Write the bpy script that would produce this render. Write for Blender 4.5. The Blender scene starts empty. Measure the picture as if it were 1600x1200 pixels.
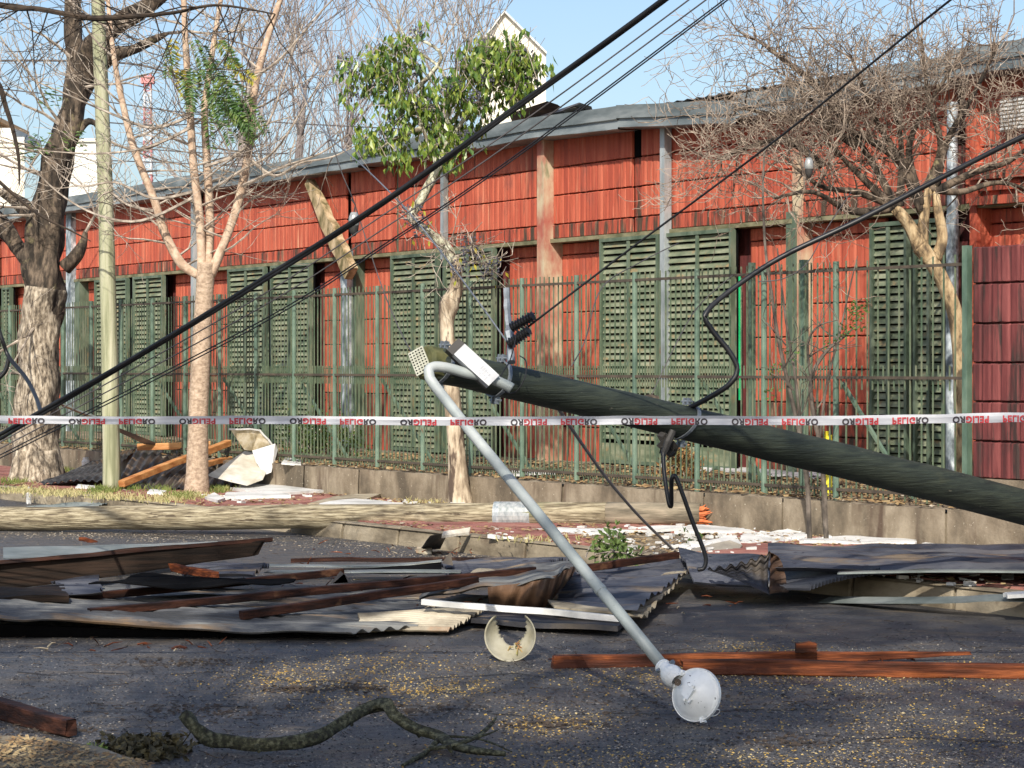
import bpy, math, random
from mathutils import Vector, Matrix, noise
from math import sin, cos, pi, radians, atan2, sqrt
C = bpy.context.scene.collection
R = random.Random(7)
F = 3422.0; HZ = 573.0; CZ = 1.55
# ---------------- camera, sky, sun, exposure ----------------
cam = bpy.data.objects.new('camera', bpy.data.cameras.new('camera')); C.objects.link(cam)
cam.location = (0, 0, CZ); cam.rotation_euler = (radians(90), 0, 0)
cam.data.sensor_width = 36; cam.data.lens = F/1600*36; cam.data.shift_y = -27/1600
cam.data.clip_end = 3000; cam.data.clip_start = 0.1
bpy.context.scene.camera = cam
SUN_EL = 38.0; SX, SY = -0.17, -1.0
wd = bpy.data.worlds.new("World"); bpy.context.scene.world = wd; wd.use_nodes = True
nt = wd.node_tree; bg = nt.nodes['Background']
sk = nt.nodes.new('ShaderNodeTexSky'); sk.sky_type = 'NISHITA'; sk.sun_disc = False
sk.sun_elevation = radians(SUN_EL); sk.sun_rotation = atan2(SX, SY); sk.air_density = 1.0; sk.dust_density = 2.2; sk.ozone_density = 2.2
nt.links.new(sk.outputs[0], bg.inputs[0]); bg.inputs[1].default_value = 0.135
sl = bpy.data.lights.new('sun', 'SUN'); sl.energy = 4.4; sl.angle = radians(0.5); sl.color = (1, .93, .82)
so = bpy.data.objects.new('sun', sl); C.objects.link(so)
SD = Vector((SX, SY, 0)).normalized()*cos(radians(SUN_EL)) + Vector((0, 0, sin(radians(SUN_EL))))
so.rotation_euler = SD.to_track_quat('Z', 'Y').to_euler(); so.location = (0, -5, 20)
vs = bpy.context.scene.view_settings
vs.view_transform = 'Standard'; vs.look = 'None'; vs.gamma = 1; vs.use_curve_mapping = False; vs.exposure = 0.38
# ---------------- pixel -> place helpers (1600x1200 photo) ----------------
def P(px, py, Y): return Vector(((px-800)*Y/F, Y, CZ-(py-HZ)*Y/F))
def G(px, py, z=0.0):
    Y = (CZ-z)*F/(py-HZ); return P(px, py, Y)
class Plane:                      # a vertical plane receding to a vanishing point
    def __init__(s, C0, vp):
        s.O = Vector((0, C0/(800-vp), 0)); s.r = Vector((800-vp, -F, 0)).normalized(); s.n = Vector((s.r.y, -s.r.x, 0))
    def s(s, px, off=0):
        O = s.O + s.n*off; k = px-800
        return (k*O.y - F*O.x)/(F*s.r.x - k*s.r.y)
    def at(s, sv, z, off=0):
        p = s.O + s.n*off + s.r*sv; return Vector((p.x, p.y, z))
    def z(s, px, py, off=0):
        Y = s.at(s.s(px, off), 0, off).y; return CZ-(py-HZ)*Y/F
    def pt(s, px, py, off=0): return s.at(s.s(px, off), s.z(px, py, off), off)
WALL = Plane(62040, -1500); FEN = Plane(56612, -1785); RET = Plane(55707, -1785); KERB = Plane(45703, -1785)
# ---------------- materials ----------------
MATS = {}
def M(name, cols, scale=(3, 3, 3), detail=6, rough=.7, metal=0, bump=0, bscale=None, stain=None, spec=.5, alpha=None, trans=0, coord='pos', r2=None, nrough=.6, tl=0):
    m = bpy.data.materials.new(name); m.use_nodes = True; n = m.node_tree.nodes; l = m.node_tree.links
    b = n['Principled BSDF']; b.inputs['Roughness'].default_value = rough; b.inputs['Metallic'].default_value = metal
    b.inputs['Specular IOR Level'].default_value = spec
    if trans: b.inputs['Transmission Weight'].default_value = trans
    if alpha is not None: b.inputs['Alpha'].default_value = alpha
    tc = n.new('ShaderNodeTexCoord') if coord == 'obj' else n.new('ShaderNodeNewGeometry')
    src = tc.outputs['Object'] if coord == 'obj' else tc.outputs['Position']
    def nz(sc, det=detail, ro=nrough):
        mp = n.new('ShaderNodeMapping'); mp.inputs['Scale'].default_value = sc; l.new(src, mp.inputs[0])
        t = n.new('ShaderNodeTexNoise'); t.inputs['Scale'].default_value = 1; t.inputs['Detail'].default_value = det; t.inputs['Roughness'].default_value = ro
        l.new(mp.outputs[0], t.inputs['Vector']); return t.outputs['Fac']
    f = nz(scale); rp = n.new('ShaderNodeValToRGB'); l.new(f, rp.inputs[0])
    e = rp.color_ramp.elements; k = len(cols)
    e[0].position = .37; e[1].position = .63
    for i in range(k-2): e.new(.37+.26*(i+1)/(k-1))
    for i, c in enumerate(cols): e[i].color = (*c, 1)
    out = rp.outputs[0]
    for st in (stain or []):
        sc, lo, hi, col = st
        g = nz(sc, 5); q = n.new('ShaderNodeValToRGB'); q.color_ramp.elements[0].position = lo; q.color_ramp.elements[1].position = hi; l.new(g, q.inputs[0])
        mx = n.new('ShaderNodeMix'); mx.data_type = 'RGBA'; l.new(q.outputs[0], mx.inputs[0]); l.new(out, mx.inputs[6]); mx.inputs[7].default_value = (*col, 1); out = mx.outputs[2]
    l.new(out, b.inputs['Base Color'])
    if r2:
        g = nz(r2[0], 4); mr = n.new('ShaderNodeMapRange'); mr.inputs[1].default_value = .35; mr.inputs[2].default_value = .65; mr.inputs[3].default_value = r2[1]; mr.inputs[4].default_value = r2[2]
        l.new(g, mr.inputs[0]); l.new(mr.outputs[0], b.inputs['Roughness'])
    if bump:
        g = nz(bscale or tuple(x*2 for x in scale), 4); bp = n.new('ShaderNodeBump'); bp.inputs['Strength'].default_value = bump; bp.inputs['Distance'].default_value = .02
        l.new(g, bp.inputs['Height']); l.new(bp.outputs[0], b.inputs['Normal'])
    if tl:
        tr = n.new('ShaderNodeBsdfTranslucent'); l.new(out, tr.inputs[0]); ms = n.new('ShaderNodeMixShader'); ms.inputs[0].default_value = tl
        l.new(b.outputs[0], ms.inputs[1]); l.new(tr.outputs[0], ms.inputs[2]); l.new(ms.outputs[0], n['Material Output'].inputs[0])
    MATS[name] = m; return m
RED = (.43, .088, .045); RED2 = (.52, .135, .075); RED3 = (.33, .06, .033)
M('red_paint', [RED3, RED, RED2], (9, 9, .6), stain=[((18, 18, .8), .60, .76, (.56, .27, .16)), ((5, 5, .6), .62, .72, (.10, .04, .03)), ((30, 30, 14), .68, .74, (.55, .27, .17)), ((2.2, 2.2, 1.6), .56, .72, (.27, .075, .05)), ((14, 14, 1.2), .62, .70, (.16, .05, .03)), ((45, 45, 20), .66, .70, (.10, .04, .03))], rough=.75, bump=.25, bscale=(40, 40, 10))
M('red_stained', [(.10, .03, .02), RED3, RED], (9, 9, 1.1), stain=[((14, 14, 1.5), .50, .58, (.06, .04, .025)), ((11, 11, 1), .60, .75, (.45, .28, .18))], rough=.8, bump=.3, bscale=(40, 40, 10))
M('maroon_wall', [(.055, .012, .012), (.13, .027, .026), (.21, .055, .05)], (8, 8, .8), stain=[((12, 12, 1.2), .52, .62, (.035, .018, .015))], rough=.8, bump=.3, bscale=(40, 40, 10))  # maroon paint, darkened further to put the wall's shade into the colour
M('green_metal', [(.055, .085, .055), (.09, .125, .085), (.14, .175, .125)], (5, 5, 2), stain=[((9, 9, 3), .60, .72, (.17, .15, .08))], rough=.55, bump=.1)
M('slat_green', [(.10, .125, .075), (.165, .19, .12), (.26, .275, .185)], (3, 3, 9), stain=[((6, 6, 12), .56, .70, (.28, .20, .10)), ((2, 2, 5), .6, .75, (.07, .11, .07))], rough=.6)
M('fence_green', [(.065, .11, .08), (.105, .165, .12), (.16, .225, .165)], (6, 6, 3), rough=.5, stain=[((20, 20, 6), .64, .72, (.14, .08, .04))])
M('picket_green', [(.06, .10, .06), (.11, .15, .09), (.17, .19, .12)], (6, 6, 4), rough=.55, stain=[((25, 25, 8), .6, .7, (.13, .07, .04))])
M('fence_rust', [(.05, .04, .03), (.09, .07, .05)], (8, 8, 8))
M('bright_green', [(.01, .5, .16), (.02, .6, .22)])
M('lintel_green', [(.10, .10, .05), (.17, .16, .09), (.24, .22, .13)], (5, 5, 8), rough=.8, bump=.2)
M('column_paint', [(.35, .10, .07), (.42, .24, .16), (.50, .42, .28)], (4, 4, 2.2), rough=.8, bump=.2, stain=[((8, 8, 2), .6, .68, (.2, .22, .12))])
M('galvanised', [(.20, .23, .23), (.33, .37, .38), (.48, .52, .53)], (4, 4, 1.5), rough=.5, metal=.35, bump=.05, stain=[((3, 3, 1), .6, .75, (.12, .18, .13))])
M('gal_blotch', [(.10, .12, .13), (.28, .33, .36), (.62, .68, .70)], (9, 9, 5), rough=.5, metal=.3)
M('fascia_grey', [(.12, .145, .15), (.19, .22, .225), (.30, .33, .33)], (1.2, 1.2, 5), rough=.5, metal=.3, bump=.08)
M('strut_wood', [(.12, .10, .04), (.32, .24, .13), (.52, .40, .25)], (9, 9, 4), rough=.85)
M('concrete_wall', [(.10, .08, .055), (.20, .16, .11), (.30, .25, .18)], (3, 3, 1.6), stain=[((4, 4, .7), .54, .68, (.09, .06, .04)), ((35, 35, 35), .66, .70, (.5, .45, .35))], rough=.9, bump=.35, bscale=(25, 25, 25))
M('kerb_concrete', [(.13, .105, .07), (.23, .19, .13), (.33, .28, .20)], (2, 2, 5), stain=[((3, 3, 3), .58, .7, (.12, .09, .06))], rough=.9, bump=.3, bscale=(30, 30, 30))
M('tile_red', [(.17, .065, .05), (.27, .105, .085), (.36, .17, .13)], (2, 2, 2), rough=.85, stain=[((4, 4, 4), .6, .75, (.22, .17, .12))], bump=.2, bscale=(50, 50, 50))
M('bed_soil', [(.10, .075, .05), (.18, .14, .09), (.30, .24, .16)], (5, 5, 5), rough=.95, bump=.5, bscale=(30, 30, 30))
M('asphalt', [(.034, .033, .034), (.062, .060, .061), (.12, .113, .108)], (55, 55, 55), detail=10, nrough=.75, rough=.6, spec=.6, r2=((.7, 1.6, 1), .30, .74), bump=.55, bscale=(75, 75, 75), stain=[((.5, 2.2, 1), .55, .75, (.036, .038, .046)), ((150, 150, 150), .60, .66, (.24, .22, .19)), ((28, 28, 28), .62, .68, (.025, .024, .026)), ((2.2, 7, 1), .53, .61, (.125, .10, .072)), ((90, 90, 90), .54, .60, (.04, .04, .047))])
M('dirt', [(.05, .04, .03), (.09, .07, .05)], (20, 20, 20), rough=.9, bump=.5)
M('bark_big', [(.07, .055, .04), (.27, .22, .16), (.50, .43, .33)], (24, 24, 8), rough=.95, bump=1.0, bscale=(22, 22, 6), stain=[((1.4, 1.4, 1.4), .56, .66, (.05, .04, .03))])
M('bark_mossy', [(.018, .017, .011), (.045, .047, .024), (.13, .13, .08)], (45, 45, 45), rough=.95, bump=.8)
M('bark_dark', [(.018, .014, .010), (.06, .045, .032), (.16, .12, .085)], (14, 14, 5), rough=.95, bump=.8, bscale=(20, 20, 6), stain=[((5, 5, 5), .62, .7, (.20, .17, .09))])
M('bark_tan', [(.28, .20, .14), (.40, .30, .21), (.50, .38, .28)], (22, 22, 30), rough=.9, bump=.5, bscale=(30, 30, 60))
M('bark_peach', [(.36, .25, .17), (.48, .35, .25), (.58, .45, .33)], (14, 14, 14), rough=.9, bump=.3)
M('bark_pale', [(.20, .15, .10), (.42, .34, .24), (.58, .50, .37)], (16, 16, 4), rough=.9, bump=.7, bscale=(20, 20, 5), stain=[((6, 6, 1.6), .53, .57, (.10, .07, .05))])
M('bark_lichen', [(.16, .13, .09), (.38, .37, .26), (.60, .60, .48)], (18, 18, 12), rough=.95, bump=.6)
M('bark_yellow', [(.10, .07, .04), (.34, .24, .13), (.52, .40, .24)], (14, 14, 6), rough=.9, bump=.4)
M('stem_dark', [(.035, .03, .025), (.085, .07, .055), (.16, .135, .11)], (12, 12, 6), rough=.9)
M('twig', [(.17, .14, .11), (.30, .25, .20), (.46, .40, .33)], (9, 9, 9), rough=.9)
M('twig_pink', [(.11, .08, .06), (.24, .185, .14), (.40, .33, .26)], (9, 9, 9), rough=.9)
M('twig_grey', [(.17, .14, .13), (.25, .215, .20), (.33, .29, .27)], (3, 3, 3), rough=.9)
M('leaf_green', [(.06, .12, .018), (.17, .26, .035), (.38, .42, .09)], (9, 9, 9), rough=.35, spec=.6, tl=.25)
M('leaf_dark', [(.035, .085, .02), (.07, .15, .03), (.16, .22, .04)], (7, 7, 7), rough=.5, tl=.25)
M('leaf_shade', [(.05, .09, .02), (.10, .15, .03)], (3, 3, 3), tl=.1)
M('clump_leaf', [(.02, .018, .008), (.05, .042, .018), (.11, .09, .035)], (20, 20, 20), rough=.8)
M('leaf_yellow', [(.45, .35, .03), (.35, .38, .05)], (7, 7, 7), tl=.3)
M('berry', [(.02, .02, .035), (.05, .05, .08)], rough=.4)
M('grit_dark', [(.010, .010, .011), (.022, .021, .022)])
M('grit_light', [(.10, .095, .09), (.19, .18, .17), (.30, .28, .25)], (16, 16, 16))
M('dry_leaf', [(.14, .08, .035), (.28, .18, .08), (.40, .30, .15)], (12, 12, 12), rough=.9)
M('dry_red', [(.20, .08, .03), (.34, .18, .07), (.30, .30, .10)], (20, 20, 20), rough=.9)
M('petal', [(.34, .20, .04), (.48, .31, .07), (.42, .34, .18)], (6, 6, 6), rough=.8)
M('speck', [(.20, .15, .10), (.32, .26, .18), (.48, .43, .35)], (16, 16, 16), rough=.8)
M('twig_litter', [(.02, .014, .010), (.06, .04, .025)], (16, 16, 16), rough=.9)
M('grass', [(.08, .13, .025), (.17, .22, .05), (.34, .33, .12)], (8, 8, 8), rough=.7, tl=.2)
M('grass_dry', [(.34, .28, .12), (.46, .40, .20), (.25, .28, .08)], (8, 8, 8), rough=.8)
M('pole_dark', [(.013, .018, .012), (.022, .029, .019), (.034, .042, .027)], (2.5, 6, 40), rough=.6, bump=.5, bscale=(3, 8, 90), stain=[((2, 2, 3), .62, .76, (.040, .043, .022)), ((12, 12, 30), .68, .71, (.10, .095, .07)), ((5, 8, 90), .66, .70, (.006, .007, .005))])
M('pole_tip', [(.05, .055, .018), (.09, .09, .03), (.14, .13, .05)], (8, 8, 8), rough=.8, bump=.3)
M('pole_green', [(.20, .21, .12), (.33, .335, .21), (.45, .44, .31)], (14, 14, .9), rough=.85, bump=.4, bscale=(30, 30, 2), stain=[((18, 18, 1.2), .60, .66, (.22, .18, .11))])
M('pole_tan', [(.10, .078, .048), (.24, .20, .125), (.40, .35, .24)], (.8, 24, 60), rough=.85, bump=.6, bscale=(1.2, 30, 90), stain=[((.5, 20, 45), .60, .64, (.07, .05, .03)), ((1.2, 1.2, 3), .6, .7, (.16, .18, .08))])
M('pole_grey', [(.10, .085, .06), (.20, .17, .12), (.30, .25, .18)], (2, 8, 22), rough=.9, bump=.5)
M('broken_wood', [(.40, .09, .025), (.60, .18, .06)], (20, 20, 20), rough=.8)
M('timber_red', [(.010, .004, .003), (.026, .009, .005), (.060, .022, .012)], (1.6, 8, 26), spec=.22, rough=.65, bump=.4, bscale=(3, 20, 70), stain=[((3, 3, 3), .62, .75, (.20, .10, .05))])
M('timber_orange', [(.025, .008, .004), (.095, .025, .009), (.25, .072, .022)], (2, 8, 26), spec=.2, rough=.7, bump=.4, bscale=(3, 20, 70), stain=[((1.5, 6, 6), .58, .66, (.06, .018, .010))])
M('timber_bright_orange', [(.30, .11, .03), (.44, .19, .06), (.52, .27, .10)], (2, 8, 16), rough=.7, bump=.3, stain=[((3, 3, 3), .6, .7, (.22, .10, .04))])  # brighter orange wood for the roof beams
M('timber_end', [(.05, .02, .012), (.09, .04, .02)], (20, 20, 20))
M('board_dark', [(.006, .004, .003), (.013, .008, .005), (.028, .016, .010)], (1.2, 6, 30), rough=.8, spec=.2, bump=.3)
M('sheet_grey', [(.03, .031, .033), (.08, .083, .088), (.20, .20, .185)], (1.5, 3, 3), rough=.55, metal=.25, bump=.15, stain=[((1.1, 2, 2), .56, .66, (.20, .13, .07)), ((5, 9, 9), .62, .7, (.05, .045, .04))])
M('sheet_blue', [(.035, .038, .05), (.075, .08, .10), (.15, .15, .16)], (1.6, 4, 4), rough=.42, metal=.45, bump=.15, stain=[((1.0, 2.5, 2), .57, .64, (.22, .17, .12)), ((9, 18, 9), .62, .68, (.03, .03, .04))])
M('sheet_dark', [(.022, .022, .026), (.045, .045, .052), (.12, .10, .08)], (2, 2, 2), rough=.5, metal=.3, bump=.2, stain=[((2.5, 2.5, 2.5), .6, .68, (.28, .20, .13))])
M('sheet_rust', [(.025, .013, .008), (.065, .033, .017), (.15, .08, .04)], (3, 3, 3), rough=.7, metal=.1, bump=.2, stain=[((4, 4, 4), .58, .64, (.06, .04, .025))])
M('sheet_pale', [(.17, .14, .095), (.30, .255, .18), (.44, .39, .29)], (4, 4, 4), rough=.6, stain=[((3, 3, 3), .6, .7, (.30, .17, .09))])
M('flashing', [(.13, .155, .15), (.22, .25, .24), (.34, .37, .36)], (2, 2, 2), rough=.4, metal=.3, stain=[((2, 2, 2), .6, .7, (.2, .2, .17))])
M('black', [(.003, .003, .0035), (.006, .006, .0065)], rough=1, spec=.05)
M('white_panel', [(.46, .42, .33), (.56, .52, .43), (.66, .63, .55)], (4, 4, 4), rough=.8, bump=.15, stain=[((9, 9, 9), .64, .70, (.38, .28, .16))])
M('panel_brown', [(.36, .29, .17), (.50, .42, .28), (.62, .55, .42)], (14, 14, 14), rough=.9, bump=.3)
M('white_board', [(.42, .42, .40), (.58, .575, .55), (.70, .695, .67)], (3, 3, 3), rough=.7, stain=[((6, 6, 6), .62, .72, (.40, .38, .34))])
M('board_edge', [(.20, .18, .15), (.30, .27, .22)], (6, 6, 6))
M('cable', [(.006, .006, .007), (.015, .015, .016)], rough=.45)
M('cable_grey', [(.09, .10, .12), (.15, .165, .19)], rough=.5)
M('thin_wire', [(.05, .045, .045), (.09, .08, .08)], rough=.6)
M('arm_grey', [(.24, .27, .265), (.32, .355, .345), (.42, .445, .43)], (2.2, 2.2, 2.2), rough=.5, metal=.1, bump=.06, stain=[((30, 30, 30), .68, .74, (.12, .13, .12))])
M('clamp_grey', [(.16, .18, .20), (.26, .29, .32)], (20, 20, 20), rough=.45, metal=.5)
M('lamp_white', [(.76, .77, .74), (.84, .85, .82), (.87, .88, .85)], (14, 14, 14), rough=.35, stain=[((45, 45, 45), .66, .70, (.05, .045, .035))])
M('lamp_inner', [(.30, .31, .30), (.45, .45, .43)], (20, 20, 20), rough=.3, metal=.3)
M('glass_cream', [(.36, .33, .23), (.46, .43, .32), (.54, .51, .40)], (9, 9, 9), rough=.3, tl=.3, stain=[((40, 40, 40), .68, .72, (.12, .07, .04))])
M('clear', [(.7, .72, .72), (.8, .82, .82)], rough=.15, alpha=.45)
M('box_white', [(.46, .47, .48), (.56, .57, .58)], (9, 9, 9), rough=.45)
M('box_dark', [(.03, .028, .026), (.05, .046, .042)], rough=.6)
M('plate_tin', [(.42, .42, .33), (.55, .55, .45)], (12, 12, 12), rough=.5, metal=.3)
M('print_grey', [(.30, .31, .34), (.38, .39, .42)])
M('tape_white', [(.46, .47, .50), (.60, .61, .64)], (3, 3, 40), rough=.4, tl=.3)
M('tape_red', [(.30, .015, .02), (.42, .04, .05)], (30, 30, 30)); M('tape_black', [(.02, .015, .02), (.04, .03, .035)])
M('white_build', [(.70, .66, .55), (.80, .76, .66)], (1, 1, 1), rough=.9); M('far_white', [(.68, .68, .62), (.78, .78, .72)], (.3, .3, .3), rough=.9)
M('far_orange', [(.50, .28, .12), (.6, .36, .18)]); M('mast_red_hazed', [(.55, .22, .22), (.6, .26, .25)]); M('mast_white', [(.7, .7, .7), (.8, .8, .8)])  # mast red paled to put distance haze into the colour
M('glass_dark', [(.03, .04, .05), (.05, .06, .07)], rough=.1)
M('yellow', [(.75, .62, .02), (.8, .7, .05)]); M('plastic_clear', [(.30, .36, .40), (.62, .66, .68)], (30, 30, 12), rough=.25, alpha=.55)
M('roof_tin', [(.09, .08, .075), (.16, .15, .14), (.26, .25, .24)], (2, 2, 2), rough=.6, metal=.3)
# ---------------- mesh helpers ----------------
WL = {}
class MB:
    def __init__(s): s.v = []; s.f = []; s.m = []; s.mi = 0
    def add(s, vs, fs):
        k = len(s.v); s.v += [tuple(x) for x in vs]; s.f += [tuple(i+k for i in q) for q in fs]; s.m += [s.mi]*len(fs)
    def quad(s, a, b, c, d): s.add([a, b, c, d], [(0, 1, 2, 3)])
    def obox(s, o, ax, ay, az):      # o = centre, half-axes
        o, ax, ay, az = map(Vector, (o, ax, ay, az))
        vs = [o+ax*i+ay*j+az*k for i in (-1, 1) for j in (-1, 1) for k in (-1, 1)]
        s.add(vs, [(0, 1, 3, 2), (4, 6, 7, 5), (0, 4, 5, 1), (2, 3, 7, 6), (0, 2, 6, 4), (1, 5, 7, 3)])
    def tube(s, pts, rads, n=6, cap=True, tw=0, wob=0):
        pts = [Vector(p) for p in pts]
        if not hasattr(rads, '__len__'): rads = [rads]*len(pts)
        ref = Vector((0, 0, 1)); d0 = pts[-1]-pts[0]
        if abs(d0.normalized().z) > .8: ref = Vector((1, 0, 0))
        k = len(s.v)
        for i, p in enumerate(pts):
            d = (pts[min(i+1, len(pts)-1)]-pts[max(i-1, 0)]).normalized()
            a = d.cross(ref)
            if a.length < 1e-4: a = d.cross(Vector((0, 1, 0)))
            a.normalize(); b = d.cross(a)
            for j in range(n):
                t = 2*pi*j/n+tw; r = rads[i]
                if wob: r *= 1+wob*noise.noise(Vector((cos(t)*1.7, sin(t)*1.7, 0))+p*2.3)*2
                s.v.append(tuple(p+(a*cos(t)+b*sin(t))*r))
        for i in range(len(pts)-1):
            for j in range(n):
                s.f.append((k+i*n+j, k+i*n+(j+1) % n, k+(i+1)*n+(j+1) % n, k+(i+1)*n+j)); s.m.append(s.mi)
        if cap and n > 2:
            s.f.append(tuple(k+j for j in reversed(range(n)))); s.f.append(tuple(k+(len(pts)-1)*n+j for j in range(n))); s.m += [s.mi]*2
    def lathe(s, o, ax, prof, n=20, a0=0, a1=2*pi):   # prof = (distance along axis, radius)
        ax = Vector(ax).normalized(); a = ax.cross(Vector((0, 0, 1)));
        if a.length < .05: a = Vector((1, 0, 0))
        a.normalize(); b = ax.cross(a); full = abs(a1-a0-2*pi) < 1e-3; cnt = n if full else n+1
        vs = [Vector(o)+ax*h+(a*cos(a0+(a1-a0)*j/n)+b*sin(a0+(a1-a0)*j/n))*r for h, r in prof for j in range(cnt)]
        fs = [(i*cnt+j, i*cnt+(j+1) % cnt, (i+1)*cnt+(j+1) % cnt, (i+1)*cnt+j) for i in range(len(prof)-1) for j in range(n)]
        s.add(vs, fs)
    def grid(s, fn, nu, nv, th=0.0):
        vs = [fn(i/nu, j/nv) for i in range(nu+1) for j in range(nv+1)]; w = nv+1
        fs = [(i*w+j, i*w+j+1, (i+1)*w+j+1, (i+1)*w+j) for i in range(nu) for j in range(nv)]
        if th:
            k = len(vs); t = Vector((0, 0, -th)); vs = vs+[Vector(p)+t for p in vs]
            fs = fs+[tuple(k+q for q in reversed(f)) for f in fs]
            bd = [(0*w+j, 0*w+j+1) for j in range(nv)]+[(nu*w+j+1, nu*w+j) for j in range(nv)]+[((i+1)*w, i*w) for i in range(nu)]+[(i*w+nv, (i+1)*w+nv) for i in range(nu)]
            fs += [(a, a+k, b+k, b) for a, b in bd]
        s.add(vs, fs)
def tag(o, label=None, cat=None, group=None, kind=None):
    for k, v in (('label', label), ('category', cat), ('group', group), ('kind', kind)):
        if v: o[k] = v
    return o
def build(mb, name, mats, parent=None, smooth=False, base=None, **kw):
    me = bpy.data.meshes.new(name)
    if base is None:
        if parent is not None: base = WL[parent.name]
        elif mb.v:
            n = len(mb.v); base = Vector((sum(v[0] for v in mb.v)/n, sum(v[1] for v in mb.v)/n, min(v[2] for v in mb.v)))
        else: base = Vector((0, 0, 0))
    base = Vector(base)
    me.from_pydata([(v[0]-base.x, v[1]-base.y, v[2]-base.z) for v in mb.v], [], mb.f)
    if isinstance(mats, str): mats = [mats]
    for m in mats: me.materials.append(MATS[m])
    if len(mats) > 1: me.polygons.foreach_set('material_index', mb.m)
    if smooth: me.polygons.foreach_set('use_smooth', [True]*len(me.polygons))
    me.update()
    return link(me, name, base, parent, **kw)
def link(me, name, base, parent=None, **kw):
    o = bpy.data.objects.new(name, me); C.objects.link(o); WL[o.name] = Vector(base)
    if parent is not None:
        o.parent = parent; o.location = Vector(base)-WL[parent.name]
    else: o.location = base
    return tag(o, **kw)
def thing(name, label, cat, base, group=None, kind=None):
    o = bpy.data.objects.new(name, None); C.objects.link(o); o.location = base; WL[o.name] = Vector(base); o.empty_display_size = .1
    return tag(o, label, cat, group, kind)
def smooth_path(pts, k=4):
    pts = [Vector(p) for p in pts]; out = []
    for i in range(len(pts)-1):
        p0 = pts[max(i-1, 0)]; p1 = pts[i]; p2 = pts[i+1]; p3 = pts[min(i+2, len(pts)-1)]
        for j in range(k):
            t = j/k; out.append(.5*((2*p1)+(p2-p0)*t+(2*p0-5*p1+4*p2-p3)*t*t+(3*p1-p0-3*p2+p3)*t**3))
    out.append(pts[-1]); return out
def lerp_list(a, n):
    out = []
    for i in range(n):
        t = i/(n-1)*(len(a)-1); k = min(int(t), len(a)-2); out.append(a[k]+(a[k+1]-a[k])*(t-k))
    return out
# ================= SETTING: ground, kerb, pavement =================
g = MB(); g.quad((-900, -300, 0), (900, -300, 0), (900, 1500, 0), (-900, 1500, 0)); build(g, 'ground', 'dirt', kind='structure', base=(0, 0, -.02))
def strip(mb, pl, s0, s1, z, d, zb=None):
    """flat slab d metres deep behind plane pl, top at z"""
    a, b = pl.at(s0, z), pl.at(s1, z); n = -pl.n*d; mb.quad(a, b, b+n, a+n)
road = MB()
def roadz(u, v):
    a = Vector((-16+32*u, 2, .004)); s = KERB.s(800); 
    x = -16+32*u; t = (x-KERB.O.x)/KERB.r.x; yk = KERB.O.y+KERB.r.y*t+.05
    return Vector((x, -8+(yk+8)*v, .004))
road.grid(roadz, 30, 1); build(road, 'road', 'asphalt', kind='structure', base=(0, 0, 0))
SK0, SK1 = KERB.s(-700), KERB.s(2300)
pav = MB(); strip(pav, KERB, SK0, SK1, .143, 3.2); build(pav, 'pavement', 'bed_soil', kind='structure', base=(0, 0, 0))
kb = bpy.data.objects['pavement']
# tiles: real joints, too thin in the picture to pick apart singly
tl = MB(); r, n = KERB.r, -KERB.n; s = SK0
while s < SK1:
    for k in range(10):
        d = .17+.2*k
        if d > 2.2: break
        if noise.noise(Vector((s*.35, d*.5, 3))) > .32: continue
        p = KERB.at(s, .148+R.uniform(-.003, .005))+n*(d+.1)
        tl.obox(p+r*.1, r*.0955, n*.0955, Vector((R.uniform(-.002, .002), 0, .012)))
    s += .2
build(tl, 'paving_tile', 'tile_red', kb, kind='stuff')
kerb = MB(); a, b = KERB.at(SK0, .05), KERB.at(SK1, .05); kerb.obox((a+b)/2-KERB.n*.10+Vector((0, 0, -.02)), (b-a)/2, KERB.n*.06, (0, 0, .07))
ko = build(kerb, 'kerb', 'kerb_concrete', kind='structure')
s = KERB.s(-60)
while s < KERB.s(1750):
    L = R.uniform(.86, .98); m = MB(); z = .152+R.uniform(-.006, .004); w = .075
    o0 = R.uniform(-.006, .006)
    def kf(sv, off, zz): return KERB.at(sv, zz, off+o0)
    prof = [(.01, -.05), (0, .07), (-.012, z-.022), (-.03, z-.004), (-.05, z), (-.155, z)]
    S = [s+.006, s+.02, s+L*.5, s+L-.02, s+L-.006]
    vs = [KERB.at(q, zz+(noise.noise(Vector((q*3, zz*9, 0)))*.006), off+o0-(.008 if q in (S[0], S[-1]) else 0)) for q in S for off, zz in prof]
    k = len(prof); m.add(vs, [(i*k+j, i*k+j+1, (i+1)*k+j+1, (i+1)*k+j) for i in range(4) for j in range(k-1)]+[tuple(range(k)), tuple(reversed(range(4*k, 5*k)))])
    build(m, 'kerb_stone', 'kerb_concrete', ko); s += L+.012
# near pavement corner at the bottom left
nc = MB(); z = .12
pp = [G(-60, 1146, z), G(60, 1152, z), G(150, 1166, z), G(215, 1187, z), G(265, 1215, z), Vector((-1.1, 5, z)), Vector((-6, 5, z)), Vector((-6, 9, z))]
pn = []
for i in range(len(pp)-4):
    for t in (0, .34, .67): q = pp[i].lerp(pp[i+1], t); q += Vector((0, noise.noise(q*5)*.03, 0)); pn.append(q)
pn += pp[4:]
k = len(pn); low = [Vector((p.x*1.0, p.y+.03, -.02)) for p in pn]
nc.add(pn+low, [tuple(range(k))]+[(i, i+k, (i+1) % k+k, (i+1) % k) for i in range(k)])
build(nc, 'near_pavement', 'kerb_concrete', kind='structure')
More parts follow.
